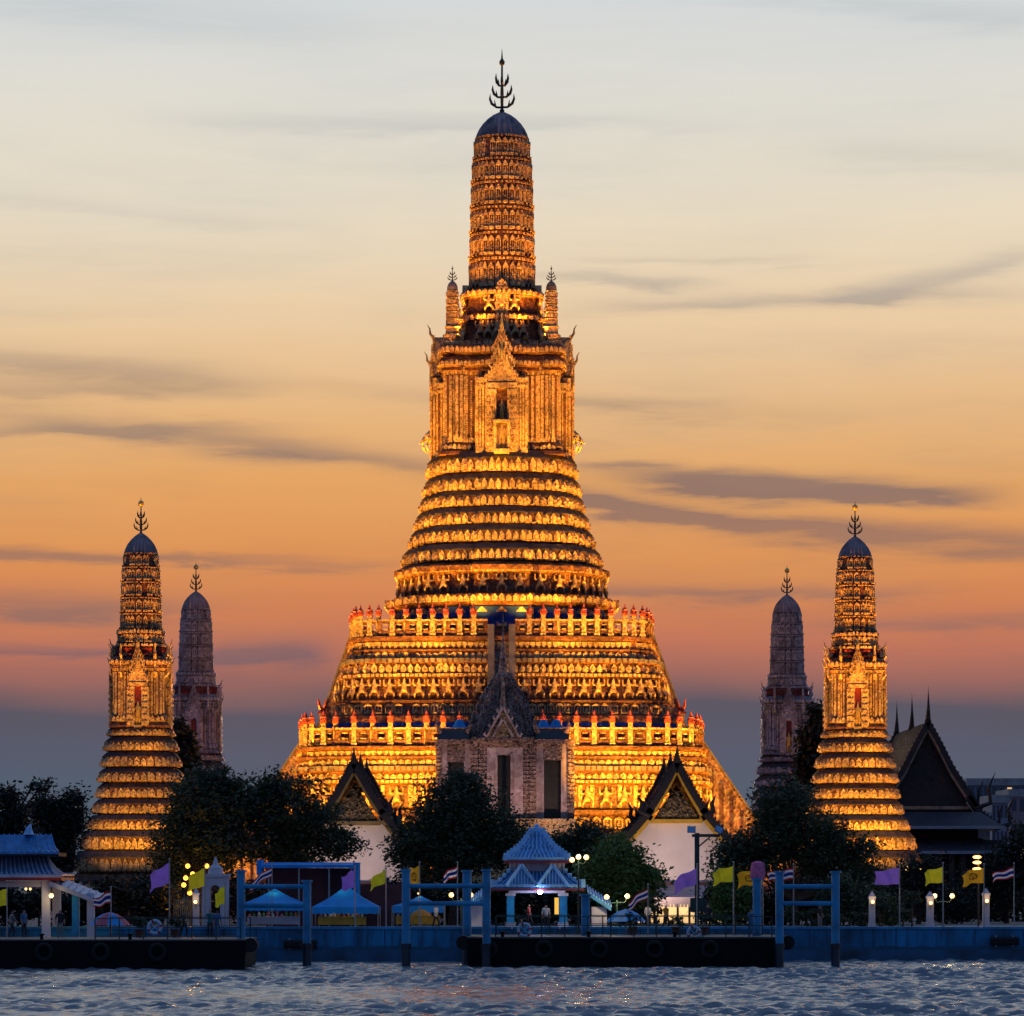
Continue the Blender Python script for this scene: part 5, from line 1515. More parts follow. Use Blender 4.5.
    fi = MB(RIBW); fi.lathe(xc, yc, [(.42, z(832)), (.55, z(830)), (.3, z(829)), (.36, z(827.5)), (.14, z(826)), (.18, z(825)), (.02, z(822.5))], 10); fi.build('roof_finial', root)
    # side wings
    for sx, pa, pb, z0, z1 in ((1, 588, 611, 892, 907), (-1, 466, 486, 893, 906)):
        wg = MB(ROOFB, PALE, RIBW); xa, xb = X(pa, Y0), X(pb, Y0)
        hi, lo_ = (xa, xb) if sx > 0 else (xb, xa)
        tiled_slope(wg, (xa, Y0 - .3, z(z0 if sx > 0 else z1)), (xb, Y0 - .3, z(z1 if sx > 0 else z0)), (xb, Y0 + 3, z((z1 if sx > 0 else z0) - 6)), (xa, Y0 + 3, z((z0 if sx > 0 else z1) - 6)), 8, RIBW, 0, .25)
        wg.use(PALE); wg.box(min(xa, xb) + .25, max(xa, xb) - .25, Y0 + .2, Y0 + 3, GZ, z(z1))
        wg.build('side_wing', root)
    sg = MB(mat('lit_panel', (.7, .5, .1), .5, .1, 1, emit=(1, .55, .08), estr=.9)); sg.box(X(555.5, Y0), X(563, Y0), Y0 + 4.7, Y0 + 4.8, z(915), z(898)); sg.build('lit_panel', root)
    la = MB(IRON, mat('cold_lamp_glass', (.8, .8, 1), .3, 0, 1, emit=(.6, .62, 1), estr=40)); lx, ly, lz = X(540, Y0), yc - ed - .6, z(891.5)
    la.box(lx - .12, lx + .12, ly + .05, ly + .4, lz - .1, lz + .1); la.use(la.mats[1]); la.sphere((lx, ly, lz), .17, 8); la.build('bright_lamp', root)
    lamp('POINT', 'bright_lamp_light', (lx, ly - .5, lz), root, 70, (.62, .66, 1), .15)
    lamp('POINT', 'inside_light', (xc, yc, z(896)), root, 14, (1, .7, .35), .15)
river_pavilion()

def left_pavilion():
    Y0 = 212.0; s = Y0 / F
    def x(p): return X(p, Y0)
    def z(p): return Z(p, Y0)
    root = thing('river_pavilion', (x(35), Y0 + 3, 1.2), 'open waiting pavilion with blue ribbed roof and red trim at the left edge', 'pavilion')
    rf = MB(ROOFB, RIBW, REDTRIM)
    tiled_slope(rf, (x(-30), Y0 - .3, z(874)), (x(62), Y0 - .3, z(874)), (x(40), Y0 + 3, z(856)), (x(-30), Y0 + 3, z(856)), 17, PALE, .3)
    tiled_slope(rf, (x(62), Y0 - .3, z(874)), (x(62), Y0 + 6, z(874)), (x(40), Y0 + 3.1, z(856)), (x(40), Y0 + 3, z(856)), 8, PALE, .3)
    tiled_slope(rf, (x(62), Y0 + 6, z(874)), (x(-30), Y0 + 6, z(874)), (x(-30), Y0 + 3.1, z(856)), (x(40), Y0 + 3.1, z(856)), 14, PALE, .3)
    rf.use(PALE); rf.box(x(-30), x(62.5), Y0 - .45, Y0 - .25, z(877.5), z(874.5))
    rf.use(REDTRIM); rf.box(x(-30), x(62), Y0 - .35, Y0 + 6, z(880.5), z(877.5))
    rf.build('roof', root)
    up = MB(ROOFB, RIBW, BLACKW)
    tiled_slope(up, (x(-30), Y0 + 1.2, z(852)), (x(56), Y0 + 1.2, z(852)), (x(44), Y0 + 3.2, z(834)), (x(-30), Y0 + 3.2, z(834)), 14, ROOFB, .2)
    up.use(RIBW); up.tube([(x(22), Y0 + 3, z(834)), (x(22), Y0 + 3, z(828)), (x(24), Y0 + 3, z(823))], [.35, .2, .05], 6)
    up.use(BLACKW); up.box(x(-30), x(56), Y0 + 1.3, Y0 + 5, z(856), z(852.5)); up.build('upper_roof', root)
    be = MB(PALE); be.box(x(-30), x(58), Y0 + .2, Y0 + .5, z(887), z(881)); be.box(x(-30), x(58), Y0 + 5.2, Y0 + 5.5, z(887), z(881)); be.build('beam', root)
    for px in (-20, 45.5):
        for dy_ in (.1, 5.0):
            c1 = MB(PALE); c1.box(x(px - 4), x(px + 4), Y0 + dy_, Y0 + dy_ + .5, 1.2, z(881.2)); c1.box(x(px - 5), x(px + 5), Y0 + dy_ - .06, Y0 + dy_ + .56, 1.2, 1.6); c1.build('column', root)
    # gangway roof sloping to the right
    gw = MB(PALE, ROOFB, RIBW)
    gw.prism_y([(x(50), z(881)), (x(96), z(899)), (x(98), z(902)), (x(98), z(904)), (x(50), z(886))], Y0 - .2, Y0 + .1)
    tiled_slope(gw, (x(50), Y0 - .1, z(881)), (x(98), Y0 - .1, z(900)), (x(98), Y0 + 2.8, z(894)), (x(50), Y0 + 2.8, z(875)), 8, PALE, 0, .2)
    gw.build('gangway_roof', root)
    for px in (75, 90):
        c1 = MB(BLUEP if px == 75 else PALE); c1.box(x(px - 3.5), x(px + 3.5), Y0 + .2, Y0 + .7, 1.2, z(893)); c1.build('column', root)
    for px, py, e in ((52.5, 895.5, 26), (74, 893, 16), (19, 889, 7), (23.5, 889, 7)):
        la = MB(mat('lamp_glass', (.9, .8, .6), .4, 0, 1, emit=(1, .58, .18), estr=2.0), IRON); r_ = .15 if e > 20 else .08
        yy = Y0 - .55 if e > 20 else Y0 + 3
        la.sphere((x(px), yy, z(py)), r_, 8); la.use(IRON); la.box(x(px) - .03, x(px) + .03, yy - .03, yy + .03, z(py) + r_, z(py) + .5); la.build('hanging_lamp', root)
        lamp('POINT', 'hanging_lamp_light', (x(px), yy - .3, z(py) - .25), root, e, (1, .68, .28), .1)
left_pavilion()


# ================================================================== MARKET TENTS, UMBRELLAS, GATE
def tent(px0, px1, apex, pya, pye, Y, label, pybot=921):
    s = Y / F; x0, x1 = X(px0, Y), X(px1, Y); xc = X(apex, Y); d = (x1 - x0) * .9
    root = thing('canopy_tent', (xc, Y + d / 2, GZ), label, 'tent', 'blue canopy tents on the bank')
    ze, za, zv = Z(pye, Y), Z(pya, Y + d / 2), Z(pye + 5, Y)
    ro = MB(BLUEC); n = 5
    base = [(x0, Y), (x1, Y), (x1, Y + d), (x0, Y + d)]
    prof = [(1.0, 0), (.72, .24), (.48, .46), (.25, .72), (.08, .94), (.02, 1.0)]
    rings = []
    for r_, h in prof: rings.append([(xc + (x - xc) * r_, Y + d / 2 + (y - Y - d / 2) * r_, ze + (za - ze) * h) for x, y in base])
    ro.loft([[(x, y, zv) for x, y in base]] + rings, cap=False)
    ro.build('canopy', root)
    va = MB(BLUEC)
    for (a, b) in zip(base, base[1:] + base[:1]):
        L = Vector(b + (0,)) - Vector(a + (0,)); k = 9
        for i in range(k):
            p, q_ = Vector(a + (0,)) + L * (i / k), Vector(a + (0,)) + L * ((i + .9) / k)
            mz = zv - .14; va.add([(p.x, p.y, zv), (q_.x, q_.y, zv), (q_.x, q_.y, mz + .05), ((p.x + q_.x) / 2, (p.y + q_.y) / 2, mz), (p.x, p.y, mz + .05)], [(0, 1, 2, 3, 4)])
    va.build('valance', root)
    for x, y in base:
        le = MB(STEEL); le.tube([(x, y, GZ), (x, y, ze)], .035, 6); le.build('leg', root)
    return root
tent(241, 304, 273, 889, 904, 223, 'blue canopy tent behind the left mooring frame')
tent(312, 378, 345, 886, 907, 221, 'brightest blue canopy tent with a steep peak, under the purple flag')
tent(392, 444, 420, 896, 906, 224, 'greyish blue canopy tent behind the middle mooring frame')
def shed():
    Y = 228.0
    root = thing('market_shed', (X(308, Y), Y + 2, GZ), 'long flat blue awning over a dark maroon shed behind the blue tents', 'shed')
    r = MB(BLUEC, BLUEP); r.prism_x([(Y - 1.5, Z(868, Y)), (Y - 1.5, Z(865, Y)), (Y + 4, Z(862, Y)), (Y + 4, Z(863, Y))], X(262, Y), X(358, Y)); r.build('awning_roof', root)
    w_ = MB(MAROON); w_.box(X(265, Y), X(355, Y), Y + 1, Y + 1.2, GZ, Z(868, Y)); w_.build('rear_wall', root)
    e = MB(BLUEC); e.box(X(354, Y), X(359, Y), Y - 1.4, Y + 2, Z(895, Y), Z(863, Y)); e.build('side_curtain', root); e = MB(BLUEC); e.box(X(258, Y), X(263, Y), Y - 1.2, Y + 1, Z(875, Y), Z(860, Y)); e.build('side_curtain', root)
    m2_ = MB(MAROON); m2_.box(X(357, Y), X(410, Y), Y + 3, Y + 3.2, GZ, Z(884, Y)); m2_.build('boarding', root)
    for px in (270, 300, 330, 352):
        p_ = MB(STEEL); p_.box(X(px, Y) - .05, X(px, Y) + .05, Y - 1.2, Y - 1.1, GZ, Z(867, Y)); p_.build('post', root)
shed()
def stall(px0, px1, Y, label, seed, cloth):
    g_ = random.Random(seed); x0, x1 = X(px0, Y), X(px1, Y)
    root = thing('market_stall', ((x0 + x1) / 2, Y, GZ), label, 'stall', 'stalls under the tents')
    t_ = MB(cloth); t_.box(x0, x1, Y, Y + .8, GZ + .7, GZ + .76); t_.box(x0, x1, Y - .02, Y, GZ + .25, GZ + .74); t_.build('counter', root)
    for x in (x0 + .05, x1 - .1):
        l_ = MB(STEEL); l_.box(x, x + .05, Y + .1, Y + .15, GZ, GZ + .7); l_.build('leg', root)
    gd = []
    for i in range(int((x1 - x0) / .3)):
        x = x0 + .15 + .3 * i; h = g_.uniform(.15, .4)
        m_ = MB(mat(['white_goods', 'amber_goods', 'pink_goods', 'green_goods'][g_.randrange(4)], g_.choice([(.7, .7, .7), (.6, .3, .05), (.6, .2, .25), (.1, .3, .1)]), .5, .1, 3))
        m_.lathe(x, Y + .35, [(.08, GZ + .765), (.09, GZ + .765 + h * .6), (.04, GZ + .765 + h * .8), (.03, GZ + .765 + h)], 8)
        o = m_.build('bottle', None, at=(x, Y + .35, GZ + .765)); gd.append(o)
        tag(o, None, 'bottle', 'goods set out on the stalls')
    return root, gd
NB = [0]
for a in ((247, 300, 223.9, 'market counter with goods under the tent behind the left mooring frame', 1, PALE), (318, 366, 222.2, 'market counter with goods under the steepest blue tent', 2, YELLOWB), (396, 440, 224.9, 'market counter with goods under the greyish blue tent', 3, YELLOWB)):
    r_, gd = stall(*a)
    for o in gd: o['label'] = {1: 'small jar on the market counter behind the left mooring frame', 2: 'small jar on the market counter under the steepest blue tent', 3: 'small jar on the market counter under the greyish blue tent'}[a[4]]; 
    lamp('POINT', 'stall_lamp_light', ((X(a[0], a[2]) + X(a[1], a[2])) / 2, a[2] + .6, 4.0), r_, 22, (1, .68, .35), .15)
    bl = MB(mat('lamp_glass', (.9, .8, .6), .4, 0, 1, emit=(1, .58, .18), estr=2.0)); bl.sphere(((X(a[0], a[2]) + X(a[1], a[2])) / 2, a[2] + .6, 4.25), .06, 8); bl.build('bulb', r_)

def umbrella(px, py, hw, Y, label, zb, cols):
    s = Y / F; x_ = X(px, Y); R_ = hw * s
    root = thing('parasol', (x_, Y, zb), label, 'parasol')
    po = MB(STEEL); po.tube([(x_, Y, zb), (x_, Y, Z(py, Y))], .03, 6); po.build('pole', root)
    n = 16; top = Z(py, Y)
    ca = MB(*cols); vs = []
    prof = [(.02, 0), (.35, -.10), (.7, -.30), (1.0, -.62)]
    for i in range(n):
        a0, a1 = 2 * math.pi * i / n, 2 * math.pi * (i + 1) / n
        ca.m = (i // 2) % len(cols)
        for (r0, d0), (r1, d1) in zip(prof[:-1], prof[1:]):
            ca.add([(x_ + R_ * r * math.cos(a), Y + R_ * r * math.sin(a), top + R_ * d) for r, d, a in ((r0, d0, a0), (r0, d0, a1), (r1, d1, a1), (r1, d1, a0))], [(0, 1, 2, 3)])
    ca.build('canopy', root)
PINKC = mat('pink_canvas', (.5, .12, .16), .8, .1, 1)
umbrella(626, 909, 20, 212.0, 'open blue parasol with a pale panel by the landing railing, under the Thai flag', 1.85, [BLUEC, BLUEC, mat('pale_blue_canvas', (.25, .5, .75), .8, .1, 1)])
umbrella(110, 912, 21, 209.0, 'open blue and pink parasol on the left landing, beside the Thai flag', 1.6, [BLUEC, PINKC])
umbrella(421, 909, 11, 222.6, 'small orange parasol under the greyish blue tent', GZ, [mat('orange_canvas', (.6, .25, .02), .8, .1, 1)])

def gate_pillar(px, Y, hw, top, label, lampy=None):
    s = Y / F; x_ = X(px, Y); h = Z(top, Y)
    root = thing('lamp_pillar', (x_, Y, GZ), label, 'pillar', 'white pillars on the bank')
    p = MB(PALE); w_ = hw * s
    p.box(x_ - w_, x_ + w_, Y - w_, Y + w_, GZ, h - .35); p.box(x_ - w_ * 1.25, x_ + w_ * 1.25, Y - w_ * 1.25, Y + w_ * 1.25, GZ, GZ + .35); p.box(x_ - w_ * 1.2, x_ + w_ * 1.2, Y - w_ * 1.2, Y + w_ * 1.2, h - .35, h - .2)
    p.tbox(x_ - w_, x_ + w_, Y - w_, Y + w_, h - .2, h + .1, w_ * .8); p.build('shaft', root)
    if lampy:
        l_ = MB(mat('lamp_glass', (.9, .8, .6), .4, 0, 1, emit=(1, .58, .18), estr=2.0), IRON); l_.sphere((x_, Y - w_ - .22, Z(lampy, Y)), .12, 8); l_.use(IRON); l_.box(x_ - .03, x_ + .03, Y - w_ - .2, Y - w_, Z(lampy, Y) - .2, Z(lampy, Y) - .12); l_.build('lamp', root)
        lamp('POINT', 'pillar_lamp_light', (x_, Y - w_ - .4, Z(lampy, Y) + .1), root, 7, (1, .62, .28), .1)
gate_pillar(196, 220, 3, 890, 'white pillar with a lit lamp left of the stone arch', 902)
gate_pillar(872, 220, 3, 893, 'white pillar with a lit globe left of the right purple flag', 902)
gate_pillar(930, 220, 3.4, 893, 'white pillar with a lit lamp under the plain yellow flag', 903)
gate_pillar(986, 220, 3.2, 890, 'white pillar with a lit lamp behind the orange flag at the right', 901)
def arch():
    Y = 224.0; s = Y / F; xc = X(215, Y)
    root = thing('stone_arch', (xc, Y, GZ), 'pale stone archway with a small domed top behind the left landing', 'arch')
    a = MB(PALE); def_pts = []
    w_, wi = 13 * s, 5 * s; zt = Z(877, Y); zs = Z(890, Y)
    n = 10
    outer = [(-w_, GZ), (-w_, zt)] + [(w_, zt), (w_, GZ)]
    for sx in (-1, 1): a.box(min(xc + sx * wi, xc + sx * w_), max(xc + sx * wi, xc + sx * w_), Y, Y + .9, GZ, zs)
    for i in range(n):
        t0, t1 = math.pi * i / n, math.pi * (i + 1) / n
        x0, x1 = xc + wi * math.cos(t0), xc + wi * math.cos(t1); z0_, z1_ = zs + wi * math.sin(t0), zs + wi * math.sin(t1)
        a.prism_y([(x0, z0_), (x0, zt), (x1, zt), (x1, z1_)], Y, Y + .9)
    for sx in (-1, 1): a.box(min(xc + sx * wi, xc + sx * w_), max(xc + sx * wi, xc + sx * w_), Y, Y + .9, zs, zt)
    a.box(xc - w_ * 1.1, xc + w_ * 1.1, Y - .1, Y + 1.0, zt, zt + .2); a.lathe(xc, Y + .45, [(.5, zt + .2), (.45, zt + .6), (.2, zt + .8), (.05, zt + 1.3)], 12)
    a.build('masonry', root)
arch()
# lit hedge and glow of garden floodlight behind the left landing
gl = thing('garden_lamp', (X(190, 232), 232, GZ), 'bright orange garden floodlight shining through the trees behind the left landing', 'lamp')
gm = MB(IRON, mat('amber_glass', (.9, .5, .1), .4, 0, 1, emit=(1, .40, .05), estr=3.0))
gm.box(X(190, 232) - .1, X(190, 232) + .1, 232.1, 232.3, GZ, 4.6)
gm.build('post', gl)
for px, py in ((188, 866), (193, 874), (184, 885), (190, 893), (186, 878), (207, 866)):
    b_ = MB(gm.mats[1]); b_.sphere((X(px, 232), 231.8, Z(py, 232)), .16, 8); b_.build('bulb', gl)
lamp('POINT', 'garden_lamp_light', (X(191, 231), 230.6, 5.2), gl, 450, AMB, .3)
fence_ = thing('picket_fence', (X(190, 226), 226, GZ), 'low ornamental fence glowing orange behind the left landing', 'fence')
fm = MB(STONE)
for i in range(18):
    x_ = X(174, 226) + i * .14; fm.tube([(x_, 226, GZ), (x_, 226, GZ + 1.9)], .03, 5)
for z_ in (2.4, 3.7): fm.box(X(173, 226), X(214, 226), 225.97, 226.03, z_, z_ + .07)
fm.build('fence_panel', fence_)


# ================================================================== PONTOONS, MOORING FRAMES, RAILINGS
def pontoon(px0, px1, pyd, Yf, depth, label, fender_side):
    x0, x1 = X(px0, Yf), X(px1, Yf); zd = Z(pyd, Yf)
    root = thing('pontoon', ((x0 + x1) / 2, Yf + depth / 2, 0), label, 'pontoon')
    h = MB(HULL); h.prism_y([(x0 + .25, -.8), (x1 - .25, -.8), (x1, .35), (x1, zd), (x0, zd), (x0, .35)], Yf, Yf + depth); h.build('hull', root)
    dk = MB(mat('deck_plate', (.05, .055, .06), .6, .2, 1)); dk.box(x0 - .05, x1 + .05, Yf - .05, Yf + depth + .05, zd, zd + .09); dk.build('deck', root)
    rb = MB(RUBBER)
    for i in range(int((x1 - x0) / 3.2)):
        x_ = x0 + 1.2 + i * 3.2
        rb = MB(RUBBER); n = 14
        rb.loft([[(x_ + (.42 + .13 * math.cos(b)) * math.cos(2 * math.pi * k / n), Yf - .16 + .13 * math.sin(b), zd - .62 + (.42 + .13 * math.cos(b)) * math.sin(2 * math.pi * k / n)) for b in [j * math.pi / 3 for j in range(6)]] for k in range(n + 1)], cap=False)
        rb.build('tyre_fender', root)
    for xe in (x0, x1):
        f_ = MB(RUBBER); f_.tube([(xe + (.28 if xe == x1 else -.28), Yf + .1, zd - .25), (xe + (.28 if xe == x1 else -.28), Yf + 1.3, zd - .25)], .42, 12); f_.build('round_fender', root)
    for i in range(int((x1 - x0) / 5)):
        bo = MB(HULL); x_ = x0 + 2 + i * 5; bo.lathe(x_, Yf + .35, [(.10, zd + .09), (.09, zd + .3), (.16, zd + .33), (.16, zd + .40), (.05, zd + .42)], 10); bo.build('bollard', root)
    return root, x0, x1, zd + .09
pA, ax0, ax1, azd = pontoon(-260, 245, 941, 195.0, 8.5, 'low black pontoon on the left carrying the left railing', 1)
pB, bx0, bx1, bzd = pontoon(468, 783, 938.5, 200.0, 9.0, 'low black pontoon before the blue roofed pavilion and the lamp post', 1)
def railing(x0, x1, Y, zd, label, m, step=1.35, h=1.15, gaps=()):
    root = thing('railing', ((x0 + x1) / 2, Y, zd), label, 'railing')
    n = int((x1 - x0) / step)
    for i in range(n + 1):
        x_ = x0 + (x1 - x0) * i / n
        p = MB(m); p.box(x_ - .035, x_ + .035, Y - .035, Y + .035, zd, zd + h + .03); p.build('post', root)
    r = MB(m)
    for z_ in (zd + .15, zd + h * .55, zd + h): r.box(x0, x1, Y - .025, Y + .025, z_, z_ + .05)
    r.build('rail', root)
railing(ax0 + 20, ax1 - .3, 195.5, azd, 'dark railing along the front of the left pontoon', GREENI)
railing(bx0 + 1.6, bx1 - .6, 200.6, bzd, 'dark green railing along the front of the middle pontoon', GREENI, 1.25)
railing(bx0 + 1.6, bx1 - .6, 208.4, bzd, 'dark green railing along the back of the middle pontoon', GREENI, 1.6)
railing(ax0 + 20, ax1 - .3, 203.0, azd, 'dark railing along the back of the left pontoon', GREENI, 1.8)

def pile_mesh(root, px, pytop, Y, r=.24, m=BLUEP):
    p = MB(m, mat('wet_pile', (.006, .03, .05), .3, .3, 1), CONC); x_ = X(px, Y)
    p.lathe(x_, Y, [(r, 1.2), (r, Z(pytop, Y) - .12)], 14); p.lathe(x_, Y, [(r * 1.35, Z(pytop, Y) - .12), (r * 1.35, Z(pytop, Y))], 14)
    p.use(p.mats[1]); p.lathe(x_, Y, [(r * 1.06, -3.5), (r * 1.06, 1.2)], 14)
    p.lathe(x_, Y, [(r * 1.3, 1.2), (r * 1.3, 1.45)], 14)
    return p.build('pile', root, smooth=False)
def frame(pa, pb, ta, tb, Y, rails, label, Yb=None):
    root = thing('mooring_gate', ((X(pa, Y) + X(pb, Y)) / 2, Y, 0), label, 'mooring frame', 'blue mooring frames')
    pile_mesh(root, pa, ta, Y); pile_mesh(root, pb, tb, Y)
    for ry in rails:
        b = MB(BLUEP); b.tube([(X(pa, Y), Y, Z(ry, Y)), (X(pb, Y), Y, Z(ry, Y))], .14, 10); b.build('cross_bar', root)
    return root
frame(241, 307, 870, 880, 200.0, (886.5, 905.5), 'blue mooring frame at the right end of the left pontoon')
frame(406, 486.5, 869, 869, 199.0, (886, 903.5), 'wide blue mooring frame left of the blue roofed pavilion')
frame(779.5, 835.5, 871, 871, 199.5, (886.5, 903.5), 'blue mooring frame at the right end of the middle pontoon')
for px, top, Y, lab in ((467, 870, 203.5, 'single blue pile standing behind the wide mooring frame'), (585.5, 894, 205.5, 'short blue pile right of the pavilion column'), (757, 878, 204.5, 'single pile wrapped in pink cloth near the right mooring frame')):
    rt_ = thing('mooring_pile', (X(px, Y), Y, 0), lab, 'pile', 'single mooring piles'); pile_mesh(rt_, px, top, Y, .26)
# pink cloth on the pile
Y = 204.5; pk = MB(mat('pink_cloth', (.75, .18, .35), .8, .2, 4, .5, 6)); x_ = X(758, Y); n = 14
pk.loft([[(x_ + r_ * math.cos(2 * math.pi * i / n) * (1 + .14 * math.sin(4 * i + z_)), Y + r_ * .85 * math.sin(2 * math.pi * i / n), z_) for i in range(n)] for r_, z_ in ((.36, Z(879, Y)), (.42, Z(875, Y)), (.40, Z(868, Y)), (.36, Z(863, Y)), (.12, Z(861, Y)))])
o = pk.build('cloth_bundle', None, at=(x_, Y, Z(879, Y))); tag(o, 'pink and white cloth bundle tied round the top of the pile', 'cloth')

def lamp_post():
    Y = 207.0; x_ = X(697, Y)
    root = thing('lamp_post', (x_, Y, bzd), 'dark green T shaped lamp post with two square heads on the middle pontoon', 'lamp post')
    p = MB(GREENI); p.box(x_ - .14, x_ + .14, Y - .14, Y + .14, bzd, Z(833, Y)); p.box(x_ - .25, x_ + .25, Y - .25, Y + .25, bzd, bzd + .3); p.build('pole', root)
    a = MB(GREENI); a.box(X(692, Y), X(720, Y), Y - .09, Y + .09, Z(837, Y), Z(834, Y)); a.bar((x_, Y, Z(848, Y)), (X(710, Y), Y, Z(837, Y)), .09, .09); a.build('arm', root)
    for px in (691.5, 719):
        h = MB(BLUEP, RIBW); h.M = Matrix.Translation((X(px, Y), Y, Z(829.5, Y))) @ Matrix.Rotation(.5 if px > 700 else 0, 4, 'Y'); h.box(-.24, .24, -.2, .2, -.2, .2); h.use(RIBW); h.box(-.20, .20, -.22, -.2, -.16, .16); h.build('lamp_head', root)
    c = MB(GREENI); c.box(X(690, Y), X(706, Y), Y - .2, Y - .14, Z(912, Y), Z(898, Y)); c.build('control_box', root)
lamp_post()

GLASS = mat('lamp_glass', (.9, .8, .6), .4, 0, 1, emit=(1, .58, .18), estr=2.0)
def globe_post(px, Y, py, offs, label, e=60, m=GREENI, mg=None, base=GZ):
    x_ = X(px, Y); root = thing('globe_lamp', (x_, Y, base), label, 'lamp', 'globe lamps on the bank'); zt = Z(py, Y)
    p = MB(m); p.tube([(x_, Y, base), (x_, Y, base + .5), (x_, Y, zt - .2)], [.10, .06, .05], 8); p.build('post', root)
    for dx_, dz_ in offs:
        if abs(dx_) > .01:
            a = MB(m); a.tube([(x_, Y, zt - .35), (x_ + dx_ * .7, Y, zt - .4 + dz_), (x_ + dx_, Y, zt + dz_ - .12)], .025, 5); a.build('arm', root)
        g_ = MB(mg or GLASS); g_.sphere((x_ + dx_, Y - .01, zt + dz_), .16, 8); g_.build('globe', root)
    lamp('POINT', 'globe_light', (x_, Y - .45, zt + .2), root, e, (1, .72, .38), .2)
globe_post(578.5, 210.0, 857, ((-.4, -.18), (0, 0), (.48, -.02)), 'tall post with three lit globes right of the blue roofed pavilion', 110, base=bzd)
globe_post(617, 218, 897, ((-.66, 0), (.66, .05)), 'twin lit globe lamp before the bright green tree', 220)
globe_post(461, 219, 895, ((-.62, 0), (.62, 0)), 'twin lit globe lamp between the wide mooring frame and the dark tree', 70)
globe_post(943, 224, 896, ((-.55, 0), (.6, 0)), 'twin lit globe lamp between the yellow and the orange flag', 70)
FLAME = mat('stacked_lamp_glass', (.9, .6, .3), .4, 0, 1, emit=(1, .50, .12), estr=3.0)
gs = thing('stacked_floodlight', (X(977, 226), 226, GZ), 'three bright orange floodlights stacked on a mast above the orange flag', 'floodlight')
gsm = MB(IRON); gsm.tube([(X(979, 226), 226.3, GZ), (X(979, 226), 226.3, Z(854, 226))], .07, 6); gsm.build('mast', gs)
for i, py in enumerate((857, 862.5, 869)):
    b_ = MB(FLAME); b_.M = Matrix.Translation((X(977, 226), 226, Z(py, 226))) @ Matrix.Diagonal((1.5, .6, .55, 1)); b_.sphere((0, 0, 0), .19, 8); b_.build('lamp_head', gs)
lamp('POINT', 'stack_light', (X(977, 226), 225.2, Z(862, 226)), gs, 160, (1, .5, .16), .3)
for px, py in ((907, 869), (922, 868)):
    Y = 262; rt_ = thing('ground_floodlight', (X(px, Y), Y, GZ), ('small lit floodlight at the foot of the right golden tower, nearer the purple flag' if px == 907 else 'small lit floodlight at the foot of the right golden tower, nearer the yellow flag'), 'floodlight', 'small floodlights at the tower foot')
    b_ = MB(FLAME); b_.sphere((X(px, Y), Y, Z(py, Y)), .2, 8); b_.build('lamp_head', rt_); b_ = MB(IRON); b_.tube([(X(px, Y), Y + .3, GZ), (X(px, Y), Y + .3, Z(py, Y))], .05, 6); b_.build('post', rt_)


